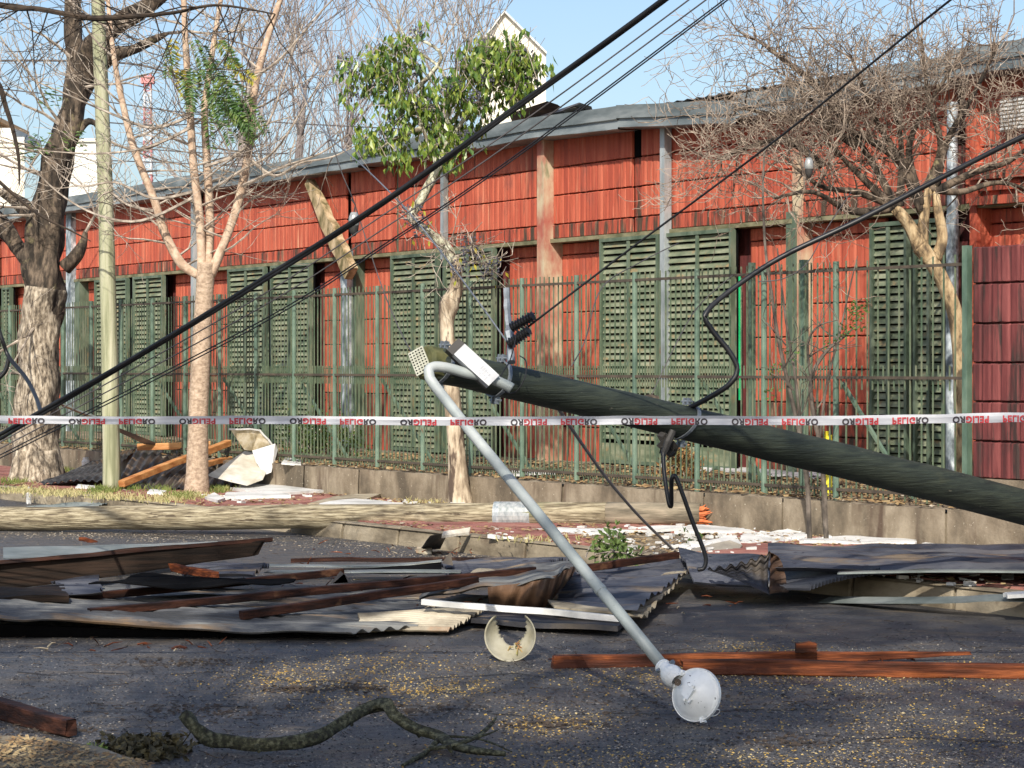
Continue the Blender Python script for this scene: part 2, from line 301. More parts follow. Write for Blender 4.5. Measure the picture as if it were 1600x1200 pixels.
# ================= retaining wall, planting bed =================
S0, S1 = RET.s(-300), RET.s(1900); ZT = .435
rw = thing('low_retaining_wall', 'low stained concrete wall under the green railing along the pavement', 'low wall', RET.at(RET.s(800), .14))
cr = MB(); a, b = RET.at(S0, .14), RET.at(S1, .14); cr.obox((a+b)/2-RET.n*.10+Vector((0, 0, .13)), (b-a)/2, RET.n*.07, (0, 0, .13)); build(cr, 'wall_core', 'concrete_wall', rw)
js = [-300, -160, -40, 60, 160, 260, 360, 475, 560, 622, 720, 780, 878, 990, 1100, 1222, 1330, 1478, 1600, 1750, 1900]
for i in range(len(js)-1):
    s0, s1 = RET.s(js[i])+.006, RET.s(js[i+1])-.006; m = MB(); o = R.uniform(-.012, .008)
    def rf(u, v):
        q = s0+(s1-s0)*u; zz = .13+(ZT-.13)*min(v, .5)*2; off = o-(0 if v <= .5 else (v-.5)*2*.16)
        if v == .5: off -= .006
        return RET.at(q, zz+(noise.noise(Vector((q*2, off*8, 1)))*.012 if v >= .5 else 0), off+noise.noise(Vector((q*4, zz*4, 5)))*.006)
    m.grid(rf, 8, 4); build(m, 'concrete_slab', 'concrete_wall', rw)
bed = MB()
def bf(u, v):
    q = S0+(S1-S0)*u; a = RET.at(q, 0, -.15); t = WALL.s(800); p = a-RET.n*(5.5*v)
    return Vector((p.x, p.y, ZT-.012+noise.noise(p*1.3)*.03*min(1, v*4)))
bed.grid(bf, 60, 10); build(bed, 'planting_bed', 'bed_soil', kind='structure', base=(0, 0, 0))
# ================= long red building =================
BX = [-330, -125, 0, 112, 315, 545, 851, 1248, 1500, 1660]
bd = thing('red_warehouse', 'long low red warehouse of ribbed panels behind the green railing', 'building', WALL.at(WALL.s(800), .4))
ZB = .40; ZE = 4.25; PH = .348
def ribpanel(name, s0, s1, z0, z1, off, mat, pl=WALL, parent=None, rib=.115, dep=.006):
    m = MB(); g = .006; s0 += g; s1 -= g; z0 += .005; z1 -= .005
    nr = max(1, round((s1-s0)/rib)); w = (s1-s0)/nr; prof = []
    for i in range(nr):
        a = s0+i*w; prof += [(a+w*.04, 0), (a+w*.22, dep), (a+w*.80, dep), (a+w*.94, 0)]
    prof = [(s0, -.03)]+prof+[(s1, -.03)]; o = R.uniform(-.004, .004)
    k = len(prof); vs = []
    for zz, dd in ((z0, -.009), (z0+.008, 0), (z1-.010, 0), (z1, -.009)):
        for a, d in prof:
            vs.append(pl.at(a, zz+R.uniform(-.003, .003), off+o+(d if dd == 0 else dd)))
    m.add(vs, [(r*k+i, r*k+i+1, (r+1)*k+i+1, (r+1)*k+i) for r in range(3) for i in range(k-1)])
    return build(m, name, mat, parent or bd)
# solid core so that joints are dark, not open
cm = MB()
a, b = WALL.at(WALL.s(-500), 0), WALL.at(WALL.s(2100), 0)
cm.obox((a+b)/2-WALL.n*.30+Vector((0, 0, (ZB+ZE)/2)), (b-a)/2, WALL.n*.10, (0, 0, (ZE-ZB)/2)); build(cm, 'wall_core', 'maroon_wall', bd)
DOORS = {2: (-50, 18, 0), 3: (150, 256, 205), 4: (358, 486, 420), 5: (613, 773, 690), 6: (940, 1146, 1036), 7: (1362, 1479, 1425)}
ztops = [ZE-.02]; zl = WALL.z(900, 377)   # lintel underside
zj = [WALL.z(900, y) for y in (213, 258, 302, 348, 371)]
zj[0] = ZE+.03
low = [WALL.z(900, y) for y in (377, 396, 441, 487, 532, 577, 622, 668, 713)]; low[-1] = ZB
zdt = WALL.z(1040, 366); zdb = WALL.z(1040, 728)
for i in range(len(BX)-1):
    x0, x1 = BX[i], BX[i+1]; s0, s1 = WALL.s(x0)+.06, WALL.s(x1)-.06
    if i == 8: s1 = WALL.s(1900)
    for k in range(4):
        if x0 == 545:   # joint line in the middle of this bay
            sm = WALL.s(620)
            ribpanel('wall_panel', s0, sm-.03, zj[k+1], zj[k], 0, 'red_stained' if k == 3 else 'red_paint'); ribpanel('wall_panel', sm+.03, s1, zj[k+1], zj[k], 0, 'red_stained' if k == 3 else 'red_paint')
        elif x0 == 851:
            sm = WALL.s(988); sn = WALL.s(1001)
            ribpanel('wall_panel', s0, sm, zj[k+1], zj[k], 0, 'red_stained' if k == 3 else 'red_paint'); ribpanel('wall_panel', sn, s1, zj[k+1], zj[k], 0, 'red_stained' if k == 3 else 'red_paint')
            ribpanel('wall_panel', sm, sn, zj[k+1], zj[k], -.03, 'red_stained' if k else 'black')
        else: ribpanel('wall_panel', s0, s1, zj[k+1], zj[k], 0, 'red_stained' if k == 3 else 'red_paint')
    m = MB(); zc = (zj[4]+zl)/2; a, b = WALL.at(s0, zc), WALL.at(s1, zc)
    m.obox((a+b)/2-WALL.n*.06, (b-a)/2, WALL.n*.11, (0, 0, (zj[4]-zl)/2)); build(m, 'lintel', 'lintel_green', bd)
    dd = [d for d in DOORS.values() if x0-40 < d[0] < x1]
    segs = []
    if dd: d = dd[0]; segs = [(s0, WALL.s(d[0], .05)+.03), (WALL.s(d[1], .05)+.06, s1)]
    else: segs = [(s0, s1)]
    for (u, v) in segs:
        if v-u < .1: continue
        for k in range(8): ribpanel('wall_panel', u, v, low[k+1], low[k], -.13, 'red_stained' if k >= 6 else 'red_paint')
# columns
def column(x0, x1, depth, mat, zt=ZE+.02, zb=ZB, name='column', o0=-.14):
    m = MB(); sa, sb = WALL.s(x0, depth), WALL.s(x1, depth); a = WALL.at((sa+sb)/2, (zt+zb)/2, (depth+o0)/2)
    m.obox(a, WALL.r*abs(sb-sa)/2, WALL.n*(depth-o0)/2, (0, 0, (zt-zb)/2)); return build(m, name, mat, bd)
column(839, 850, .14, 'column_paint'); column(1228, 1243, .04, 'green_metal', zt=zl+.12); column(1238, 1252, .02, 'column_paint', o0=-.2)
column(1515, 1526, .06, 'red_paint'); column(613, 624, -.03, 'green_metal'); column(306, 312, .03, 'green_metal', zt=zl)
column(103, 111, .10, 'gal_blotch'); column(117, 124, .05, 'green_metal', zt=zl); column(544, 556, .02, 'green_metal', zt=zl)
# galvanised box downpipes
for x0, x1, zt, zb, dep in ((1031, 1038, ZE-.02, ZB+.2, .12), (688, 693, ZE-.02, zl-.1, .09), (298, 302, ZE-.02, ZB+.1, .10)):
    column(x0, x1, dep, 'galvanised', zt, zb, 'downpipe', .02)
column(532, 542, .13, 'gal_blotch', WALL.z(540, 392, .1), ZB+.05, 'metal_clad_post', .03)
m = MB(); a = WALL.pt(484, 284, .16); b = WALL.pt(549, 428, .22); d = (b-a).normalized(); w = (WALL.r*.9-d*(WALL.r*.9).dot(d)).normalized(); u_ = d.cross(w).normalized(); N_ = 9; pv = [a.lerp(b, i_/N_)+w*(wx*(.055+.055*min(1, i_/4))*(1+.35*noise.noise(Vector((i_*.9, wx, 2)))))+u_*(ux*.06) for i_ in range(N_+1) for wx, ux in ((-1, -1), (1, -1), (1, 1), (-1, 1))]; m.add(pv, [(i_*4+j_, i_*4+(j_+1) % 4, i_*4+4+(j_+1) % 4, i_*4+4+j_) for i_ in range(N_) for j_ in range(4)]+[(3, 2, 1, 0), (N_*4, N_*4+1, N_*4+2, N_*4+3)]); build(m, 'timber_strut', 'strut_wood', bd)
m = MB(); p0 = WALL.pt(1488, 160, .22); p1 = WALL.pt(1488, 741, .22); m.tube([p0, p0.lerp(p1, .3), p0.lerp(p1, .301), p0.lerp(p1, .55), p0.lerp(p1, .551), p1], [.052, .052, .058, .058, .063, .063], 16); build(m, 'round_flue_pipe', 'gal_blotch', bd, smooth=False)
# louvre doors: two leaves each, slats are sub-parts
slat_proto = {}; ns = 0; stuffslats = MB()
for k in sorted(DOORS, reverse=True):
    x0, x1, xm = DOORS[k]
    if xm is None: xm = (x0+x1)/2
    for (a0, a1) in ((xm+5, x1), (x0, xm-5)):
        OFF = .06; sa, sb = WALL.s(a0, OFF), WALL.s(a1, OFF); L = sb-sa
        zt = zdt if k != 7 else WALL.z(1425, 345); zb = zdb
        fr = MB(); fw = .035
        for q in (sa+fw/2, sb-fw/2): fr.obox(WALL.at(q, (zt+zb)/2, OFF), WALL.r*fw/2, WALL.n*.035, (0, 0, (zt-zb)/2))
        fr.obox(WALL.at((sa+sb)/2, (zt+zb)/2, OFF+.028), WALL.r*.018, WALL.n*.012, (0, 0, (zt-zb)/2-.05))
        for zz in (zt-.02, zb+.02): fr.obox(WALL.at((sa+sb)/2, zz, OFF), WALL.r*(L/2-fw), WALL.n*.033, (0, 0, .02))
        do = build(fr, 'louvre_door', 'green_metal', bd, base=WALL.at((sa+sb)/2, zb, OFF))
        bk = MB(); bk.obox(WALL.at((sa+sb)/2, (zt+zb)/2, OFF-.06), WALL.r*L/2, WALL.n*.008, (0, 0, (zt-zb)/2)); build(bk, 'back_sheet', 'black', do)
        nsl = 33; h = (zt-zb-.08)/nsl
        key = round(L, 3)
        pm = MB(); hw = L/2-fw
        pm.obox((0, 0, 0), WALL.r*hw, WALL.n*.016+Vector((0, 0, -.0285)), WALL.n*.0018+Vector((0, 0, .0012)))
        pme = bpy.data.meshes.new('slat'); pme.from_pydata(pm.v, [], pm.f); pme.materials.append(MATS['slat_green'])
        for q in range(nsl):
            if k == 6 and q > 29: continue
            c = WALL.at((sa+sb)/2, zt-.04-h*(q+.5), OFF-.01)
            if ns < 297: link(pme, 'slat', c, do); ns += 1
            else: stuffslats.obox(c, WALL.r*hw, WALL.n*.016+Vector((0, 0, -.0285)), WALL.n*.0018+Vector((0, 0, .0012)))
        if k == 6:
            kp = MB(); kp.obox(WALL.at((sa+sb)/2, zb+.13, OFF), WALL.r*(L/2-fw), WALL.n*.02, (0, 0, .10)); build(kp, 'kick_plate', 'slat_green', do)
build(stuffslats, 'far_louvre_slats', 'slat_green', bd, kind='stuff')
m = MB(); sg = WALL.s(1152, -.02); m.obox(WALL.at(sg, (WALL.z(1148, 430)+WALL.z(1148, 625))/2, -.04), WALL.r*.035, WALL.n*.01, (0, 0, (WALL.z(1148, 430)-WALL.z(1148, 625))/2)); build(m, 'bright_green_strip', 'bright_green', bd)
# fascia in overlapping metal lengths, two bands
FX = [(-200, 120), (120, 260), (260, 392), (392, 560), (560, 745), (745, 966), (966, 1150), (1150, 1330), (1330, 1480), (1480, 1720)]
for i, (x0, x1) in enumerate(FX):
    s0, s1 = WALL.s(x0, .3), WALL.s(x1, .3); lift = {6: 0, 7: -.10, 8: -.05}.get(i, R.uniform(-.012, .02)); nrm = WALL.n
    m = MB()
    def ff(u, v):
        q = s0+(s1-s0)*u+(.004 if i else 0)
        pr = [(.0, .24), (.335, .245), (.33, .10), (.30, .092), (.31, 0.0), (.29, -.01), (.02, -.01)]
        k = min(int(v*6+1e-6), 6); off, zz = pr[k]
        sag = noise.noise(Vector((q*.6, 3, i)))*.035+noise.noise(Vector((q*2.5, 1, i)))*.012
        return WALL.at(q, ZE+zz+lift-(.16*u if i == 6 else 0)+sag*(1 if k in (3, 4, 5) else .6), off)
    m.grid(ff, 12, 6); build(m, 'fascia_sheet', 'fascia_grey', bd)
# corrugated roof slopes up behind the fascia, a lifted loose edge on the right
m = MB(); s0, s1 = WALL.s(-300, 0), WALL.s(1900, 0); nw = 900
m.grid(lambda u, v: WALL.at(s0+(s1-s0)*u, ZE+.2+v*.45+.012*cos(u*nw*pi*.5), .2-v*9), 900, 1); build(m, 'roof', 'roof_tin', bd)
m = MB(); xs = [(985, 176), (1070, 160), (1180, 141), (1330, 116), (1500, 92), (1700, 60)]
pts = smooth_path([WALL.pt(x, y, -.35) for x, y in xs], 60)
for i in range(len(pts)-1):
    a, b = pts[i], pts[i+1]; za = Vector((0, 0, .018*((i % 2)*2-1))); zb_ = -za
    bk = -WALL.n*3+Vector((0, 0, .12)); m.quad(a+za, b+zb_, b+zb_+bk, a+za+bk); m.quad(a+za-Vector((0, 0, .004)), a+za+bk, b+zb_+bk, b+zb_-Vector((0, 0, .004)))
    t = Vector((0, 0, -.03)); m.quad(a+za+t, b+zb_+t, b+zb_, a+za)
build(m, 'lifted_roof_sheet', 'sheet_rust', bd)
m = MB()
for i in range(5):
    a = WALL.pt(xs[i][0]+12, xs[i][1]+11, -.3); b = WALL.pt(xs[i+1][0]+8, xs[i+1][1]+11, -.3); m.obox((a+b)/2, (b-a)/2*1.0, WALL.n*.02, (0, 0, .035))
build(m, 'roof_edge_board', 'flashing', bd)
# vent and recess at the right end
m = MB(); c = WALL.pt(1586, 178, .06); m.obox(c, WALL.r*.16, WALL.n*.02, (0, 0, .15)); vo = build(m, 'vent', 'white_panel', bd, base=c)
for k in range(8):
    m = MB(); m.obox(c+WALL.n*.03+Vector((0, 0, -.125+k*.036)), WALL.r*.15, WALL.n*.012+Vector((0, 0, -.006)), Vector((0, 0, .008))); build(m, 'vent_slat', 'white_board', vo)
for y0, y1, d in ((270, 280, .10), (286, 300, .05), (312, 318, .12)):
    m = MB(); a = WALL.pt(1522, (y0+y1)/2, d/2); b = WALL.pt(1680, (y0+y1)/2-12, d/2); m.obox((a+b)/2, (b-a)/2, WALL.n*d/2, (0, 0, .04)); build(m, 'ledge', 'red_stained', bd)
# loose roof scraps
for lab, pts, mt in (('bent dark sheet scrap sticking up on the roof edge near the white gable', [(830, 186), (898, 168), (905, 160), (868, 187)], 'sheet_dark'),
                     ('rusty board scrap lying on the roof edge beside the leafy tree', [(795, 178), (855, 158), (862, 163), (800, 190)], 'sheet_rust'),
                     ('grey tin scrap poking over the fascia right of the rusty board', [(880, 172), (908, 161), (910, 168), (885, 184)], 'sheet_grey')):
    m = MB(); q = [WALL.pt(x, y, .05+.12*(i < 2)) for i, (x, y) in enumerate(pts)]; q2 = [p-WALL.n*.15+Vector((0, 0, -.03)) for p in q]
    m.add(q+q2, [(0, 1, 2, 3), (4, 7, 6, 5)]+[(i, i+4, (i+1) % 4+4, (i+1) % 4) for i in range(4)]); build(m, 'roof_scrap', mt, label=lab, cat='scrap')
# ================= maroon boundary wall at the right =================
mw = thing('maroon_boundary_wall', 'shade-darkened maroon ribbed boundary wall on a concrete footing at the right end of the railing', 'boundary wall', FEN.at(FEN.s(1560), .3))
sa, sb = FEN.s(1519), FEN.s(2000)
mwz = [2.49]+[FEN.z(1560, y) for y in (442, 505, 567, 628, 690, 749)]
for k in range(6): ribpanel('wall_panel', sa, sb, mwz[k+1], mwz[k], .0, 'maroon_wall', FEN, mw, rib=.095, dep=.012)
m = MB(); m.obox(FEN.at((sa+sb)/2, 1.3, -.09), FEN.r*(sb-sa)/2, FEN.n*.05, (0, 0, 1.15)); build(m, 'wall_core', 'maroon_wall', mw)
m = MB(); m.obox(FEN.at((sa+sb)/2, (mwz[6]+.1)/2, .0), FEN.r*(sb-sa)/2, FEN.n*.05, (0, 0, (mwz[6]-.1)/2)); build(m, 'footing', 'concrete_wall', mw)
# ================= railing =================
fe = thing('green_railing', 'tall green steel railing with thin pickets along the top of the low wall', 'railing', FEN.at(FEN.s(800), .43))
ZR = [.526, 1.46, 2.356]
T0 = 1/(992+1785); DT = .0000122
posts = [1/(T0+DT*k)-1785 for k in range(-4, 19)]
posts[0] = 1511
pm = MB(); pm.tube([(0, 0, 0), (0, 0, 2.03)], .026, 10); pme = bpy.data.meshes.new('post'); pme.from_pydata(pm.v, [], pm.f); pme.materials.append(MATS['fence_green'])
for i, x in enumerate(posts):
    p = FEN.at(FEN.s(x), .40)
    if i == 0:
        m = MB(); m.obox(p+Vector((0, 0, 1.04)), FEN.r*.026, FEN.n*.03, (0, 0, 1.06)); build(m, 'end_post', 'fence_green', fe)
    else: link(pme, 'post', p, fe)
pk = MB(); pk.obox((0, 0, .97), FEN.r*.0052, FEN.n*.0052, (0, 0, .97)); pke = bpy.data.meshes.new('picket'); pke.from_pydata(pk.v, [], pk.f); pke.materials.append(MATS['picket_green'])
sp = MB(); npk = 0
for i in range(len(posts)-1):
    s1, s0 = FEN.s(posts[i]), FEN.s(posts[i+1])
    for k in range(1, 12):
        q = s0+(s1-s0)*k/12
        if npk < 290: link(pke, 'picket', FEN.at(q, .49+R.uniform(-.006, .006), R.uniform(-.004, .004)), fe); npk += 1
        q2 = q-(s1-s0)/24
        for z0, z1 in ((1.36, 1.56), (.44, .56)): sp.obox(FEN.at(q2, (z0+z1)/2), FEN.r*.005, FEN.n*.005, (0, 0, (z1-z0)/2))
build(sp, 'short_spikes', 'picket_green', fe, kind='stuff')
for z in ZR:
    m = MB(); a, b = FEN.at(FEN.s(posts[-1]), z, .008), FEN.at(FEN.s(1511), z, .008); m.obox((a+b)/2, (b-a)/2, FEN.n*.009, (0, 0, .012)); build(m, 'rail', 'fence_rust', fe)
for i in range(1, len(posts)-1, 2):
    m = MB(); s = FEN.s(posts[i]); a = FEN.at(s+.05, 1.42, -.02); b = FEN.at(s+.35, .44, -.55); m.tube([a, b], .022, 6); build(m, 'brace', 'fence_green', fe)
# thick green posts just behind the railing
for x, lab in ((1175, 'dark slim green post behind the railing left of the leafless sapling'), (1256, 'stout green post behind the railing beside the painted recess')):
    m = MB(); p = FEN.at(FEN.s(x, -.6), 0, -.6); m.obox(p+Vector((0, 0, 1.45)), FEN.r*(.03 if x == 1256 else .018), FEN.n*.03, (0, 0, 1.05)); build(m, 'steel_post', 'fence_green', label=lab, cat='post')
# ================= TREES =================
def rv(rnd): return Vector((rnd.uniform(-1, 1), rnd.uniform(-1, 1), rnd.uniform(-1, 1)))
def twigs(mb, p, d, L, r, lvl, rnd, pr):
    """recursive bare branching"""
    n = pr.get('seg', 5); pts = [Vector(p)]; d = Vector(d).normalized(); cur = Vector(d)
    for i in range(n):
        cur = (cur+rv(rnd)*pr['curl']+Vector((0, 0, pr['up']))).normalized(); pts.append(pts[-1]+cur*L/n)
    rads = [max(r*(1-.75*i/n), pr['rmin']) for i in range(n+1)]
    mb.tube(pts, rads, 3 if lvl <= 1 else (4 if lvl == 2 else 6), cap=False)
    if pr.get('tips') is not None and lvl <= 0: pr['tips'].append(pts[-1])
    if lvl <= 0: return
    nc = rnd.randint(*pr['kids'])
    for _ in range(nc):
        k = rnd.randint(1, n); q = pts[k]; ax = (pts[k]-pts[k-1]).normalized()
        sd = ax.cross(rv(rnd)).normalized(); a = rnd.uniform(*pr['ang'])
        twigs(mb, q, ax*cos(a)+sd*sin(a), L*rnd.uniform(*pr['len']), max(rads[k]*.62, pr['rmin']), lvl-1, rnd, pr)
def limb(mb, pts, rads, n=10, k=4, wob=.12):
    sp_ = smooth_path(pts, k); rr = lerp_list(rads, len(sp_)); mb.tube(sp_, rr, n, wob=wob); return sp_, rr
def leafcard(mb, p, d, L, w, rnd):
    d = d.normalized(); s = d.cross(rv(rnd)).normalized(); n = d.cross(s)*.18*w
    a = p; b = p+d*L*.45+s*w/2+n; c = p+d*L; e = p+d*L*.45-s*w/2+n; mid = p+d*L*.5
    mb.add([a, b, c, e, mid], [(0, 1, 2, 4), (0, 4, 2, 3)])
def px_pts(lst, Y): return [P(x, y, Y+(t[0] if t else 0)) for x, y, *t in lst]
# --- big old tree at the left
Y = 26.8
bt = thing('old_tree', 'thick old street tree with rough pale lower bark and dark upper limbs at the left', 'tree', G(56, 752, .15))
m = MB(); limb(m, px_pts([(57, 762), (56, 700), (58, 640), (60, 560), (64, 500), (70, 450)], Y), [.30, .262, .25, .24, .225, .235], 20, 5, .22)
for a in range(7):
    t = a/7*2*pi+.3; b0 = Vector(P(57, 745, Y)); m.tube(smooth_path([b0+Vector((cos(t)*.19, sin(t)*.19, .32)), b0+Vector((cos(t)*.23, sin(t)*.23, .05)), b0+Vector((cos(t)*.31, sin(t)*.31, -.12))], 3), [.10]*3+[.11]*3+[.06], 8, wob=.2)
build(m, 'trunk', 'bark_big', bt, smooth=True)
m = MB(); limb(m, px_pts([(68, 510), (70, 470), (68, 420), (74, 370), (78, 300), (95, 235), (112, 170), (118, 110), (114, 40), (112, -40)], Y), [.17, .215, .235, .225, .21, .175, .15, .115, .105, .09], 16, 5, .3)
limb(m, px_pts([(98, 230), (130, 120), (150, 70, -.3), (185, 38, -.4), (225, 12, -.5), (270, -20, -.6)], Y), [.14, .15, .13, .12, .09, .07], 10, 5, .3)
limb(m, px_pts([(140, 110), (175, 85, -.2), (205, 78, -.3), (232, 64, -.4), (262, 52, -.5)], Y), [.10, .09, .07, .06, .02], 9, 4, .35)
limb(m, px_pts([(62, 425), (35, 395, .2), (8, 360, .3), (-40, 310, .3)], Y), [.14, .11, .10, .09], 10, 4, .25)
limb(m, px_pts([(60, 340), (30, 318, .3), (0, 300, .3)], Y), [.11, .08, .06], 8, 4, .3)
limb(m, px_pts([(100, 420), (120, 400), (130, 380), (134, 360)], Y), [.10, .08, .05, .02], 8, 4, .3)
limb(m, px_pts([(112, 220), (135, 192), (150, 195), (150, 210)], Y), [.06, .05, .03, .01], 6, 4, .2)
build(m, 'limbs', 'bark_dark', bt, smooth=True)
m = MB(); rd = random.Random(3); pr = dict(curl=.28, up=.02, rmin=.0032, kids=(2, 4), ang=(.4, 1.1), len=(.5, .8))
for x, y, dx, dz in ((118, 30, .3, 1), (150, 60, .6, .5), (220, 14, 1, .3), (262, 52, 1, .2), (10, 360, -1, .4), (8, 300, -1, .2), (112, 90, -1, .5), (85, 280, -1, .4), (95, 240, -1, .1), (75, 330, -1, .1), (134, 362, .4, .8), (150, 208, .8, -.3), (100, 200, -1, .8), (118, 140, .8, .2), (64, 500, -.4, -.4)):
    for _ in range(1 if x > 100 else 2): twigs(m, P(x, y, Y-.1), Vector((dx, rd.uniform(-.6, .1), dz))+rv(rd)*.3, rd.uniform(.9, 1.6), .022, 3, rd, pr)
build(m, 'twigs', 'twig', bt)
m = MB()
for x, y in ((35, 235), (60, 225), (110, 218), (75, 150)):
    for _ in range(45): leafcard(m, P(x, y, Y-.3)+rv(rd)*.13, Vector((1, 0, -.2))+rv(rd)*.6, .08, .02, rd)
build(m, 'leaves', 'leaf_dark', bt)
# --- young tan tree with four peach limbs
Y = 24.3
yt = thing('young_tree', 'young tree with smooth tan trunk forking into pale peach limbs beside the fallen sheets', 'tree', G(307, 772, .15))
m = MB(); limb(m, px_pts([(307, 782), (308, 740), (310, 660), (313, 580), (317, 500), (321, 440), (322, 410)], Y), [.155, .122, .110, .104, .102, .10, .095], 16, 5, .06); build(m, 'trunk', 'bark_tan', yt, smooth=True)
LB = [([(316, 430), (312, 340), (302, 260), (297, 180), (291, 90), (286, -30)], [.05, .048, .046, .042, .036, .03]),
      ([(324, 430), (328, 340, .1), (323, 250, .1), (320, 170, .15), (332, 80, .2), (350, -30, .2)], [.05, .048, .045, .04, .03, .022]),
      ([(328, 430), (348, 385), (374, 310), (390, 220), (398, 140), (418, 60), (448, -30)], [.06, .05, .048, .047, .045, .035, .028]),
      ([(310, 430), (282, 410), (256, 360), (240, 310), (212, 240), (196, 180), (178, 90), (168, -10)], [.05, .055, .05, .046, .045, .036, .03, .022])]
ends = []
for pp, rr in LB:
    m = MB(); sp_, _ = limb(m, px_pts(pp, Y), rr, 9, 5, .1); build(m, 'limb', 'bark_peach', yt, smooth=True); ends.append(sp_)
m = MB(); rd = random.Random(11); pr = dict(curl=.22, up=.05, rmin=.003, kids=(2, 3), ang=(.4, 1.0), len=(.5, .8))
for sp_ in ends:
    for k in range(4, len(sp_), 2):
        q = sp_[k]; dx = 1 if rd.random() < .5 else -1
        twigs(m, q, Vector((dx, rd.uniform(-.7, .5), rd.uniform(.1, .9))), rd.uniform(.5, 1.25), .014, 3 if k > 9 else 2, rd, pr)
# long curving lower twigs
for pts in ([(240, 330), (200, 320), (170, 300), (150, 315)], [(300, 300), (240, 310), (180, 285), (120, 290), (70, 250)], [(300, 310), (220, 345), (150, 335), (90, 300), (40, 250)], [(392, 250), (430, 275), (470, 255), (520, 245), (560, 225)], [(380, 290), (440, 262), (500, 240), (545, 210)], [(325, 300), (380, 265), (430, 235), (480, 160), (520, 100)], [(300, 180), (240, 200), (180, 180), (110, 150), (40, 120)], [(297, 200), (230, 230), (150, 240), (60, 235)], [(398, 120), (440, 90), (500, 20), (540, -20)], [(320, 260), (370, 240), (420, 190), (450, 100), (480, 20)]):
    sp_, rr = limb(m, px_pts(pts, Y-.3), [.020, .016, .011, .006], 5, 5, 0)
    for k in range(3, len(sp_), 3): twigs(m, sp_[k], rv(rd)+Vector((0, 0, .3)), rd.uniform(.3, .8), .008, 1, rd, pr)
build(m, 'twigs', 'twig', yt)
# feathery leaf fronds hanging from it
m = MB(); m2 = MB()
for x, y, dx, dz, L in ((318, 110, .25, -1, .8), (330, 95, .5, -1, .9), (345, 120, .7, -1, .75), (300, 100, -.1, -1, .5), (335, 140, .9, -.9, .7), (355, 150, .6, -1, .5), (310, 70, .3, -1, .45), (340, 60, .6, -.8, .4), (365, 165, .7, -1, .35), (270, 70, -.1, -1, .4), (280, 110, .1, -1, .35), (350, 100, 1, -.7, .4), (322, 150, .35, -1, .4)):
    for rep in range(2):
        d = (Vector((dx, rd.uniform(-.4, .4), dz))+rv(rd)*.15).normalized(); p = P(x, y, Y-.4)+rv(rd)*.06; mm = m2 if (x < 300 or y > 200 or (x, y) in ((350, 100), (340, 60))) and rep else m
        for i in range(int(L/.022)):
            q = p+d*i*.022+Vector((0, 0, -.15))*(i*.022)**2
            for sgn in (-1, 1):
                sd = d.cross(Vector((0, 1, 0))).normalized()*sgn; leafcard(mm, q, sd+d*.5+rv(rd)*.2, .095*(1-.5*abs(i*.022/L-.4)), .026, rd)
build(m, 'frond_leaves', 'leaf_dark', yt); build(m2, 'yellow_leaves', 'leaf_yellow', yt)
# --- crooked privet with leafy green crown
Y = 22.05
ct = thing('leafy_tree', 'crooked tree with peeled pale trunk and a crown of glossy green leaves and dark berries', 'tree', G(718, 790, .15))
m = MB(); limb(m, px_pts([(720, 797), (717, 760), (712, 690), (707, 620), (703, 560), (699, 505), (702, 478), (712, 455), (713, 430), (708, 405)], Y), [.135, .105, .088, .080, .074, .070, .10, .070, .058, .056], 16, 5, .14); build(m, 'trunk', 'bark_pale', ct, smooth=True)
m = MB(); limb(m, px_pts([(709, 412), (696, 386), (672, 366), (648, 346), (643, 336), (655, 318), (668, 292), (684, 262), (693, 236), (700, 200)], Y), [.060, .052, .050, .048, .050, .046, .048, .050, .042, .03], 10, 5, .2)
for pts in ([(684, 262), (660, 200), (640, 150), (590, 100)], [(693, 240), (730, 180), (780, 130), (820, 100)], [(693, 236), (700, 170), (690, 110), (640, 70), (620, 30)], [(660, 200), (620, 215), (590, 235)], [(730, 180), (760, 150), (745, 90)], [(640, 150), (690, 90), (650, 60), (610, 60)]):
    limb(m, px_pts(pts, Y), [.028, .020, .014, .006], 6, 4, .2)
build(m, 'limbs', 'bark_lichen', ct, smooth=True)
EL = [(770, 75, 36, 30, 150), (745, 95, 30, 30, 110), (810, 120, 34, 30, 120), (560, 105, 28, 24, 40), (600, 90, 45, 38, 160), (585, 130, 35, 30, 120), (625, 130, 45, 45, 200), (665, 150, 40, 50, 170), (640, 180, 50, 32, 150), (690, 185, 35, 45, 150), (720, 130, 38, 40, 190), (760, 110, 40, 38, 210), (790, 85, 38, 32, 190), (825, 95, 28, 35, 130), (790, 135, 48, 28, 180), (735, 170, 30, 30, 110), (600, 222, 40, 24, 120), (580, 205, 18, 28, 50), (620, 245, 30, 12, 50), (700, 222, 34, 20, 100), (725, 212, 32, 20, 90), (690, 250, 26, 10, 40), (540, 100, 16, 22, 25), (620, 60, 40, 18, 50), (668, 242, 10, 12, 16)]
m = MB(); m2 = MB(); m3 = MB(); rd = random.Random(5); bm = MB(); tw = MB()
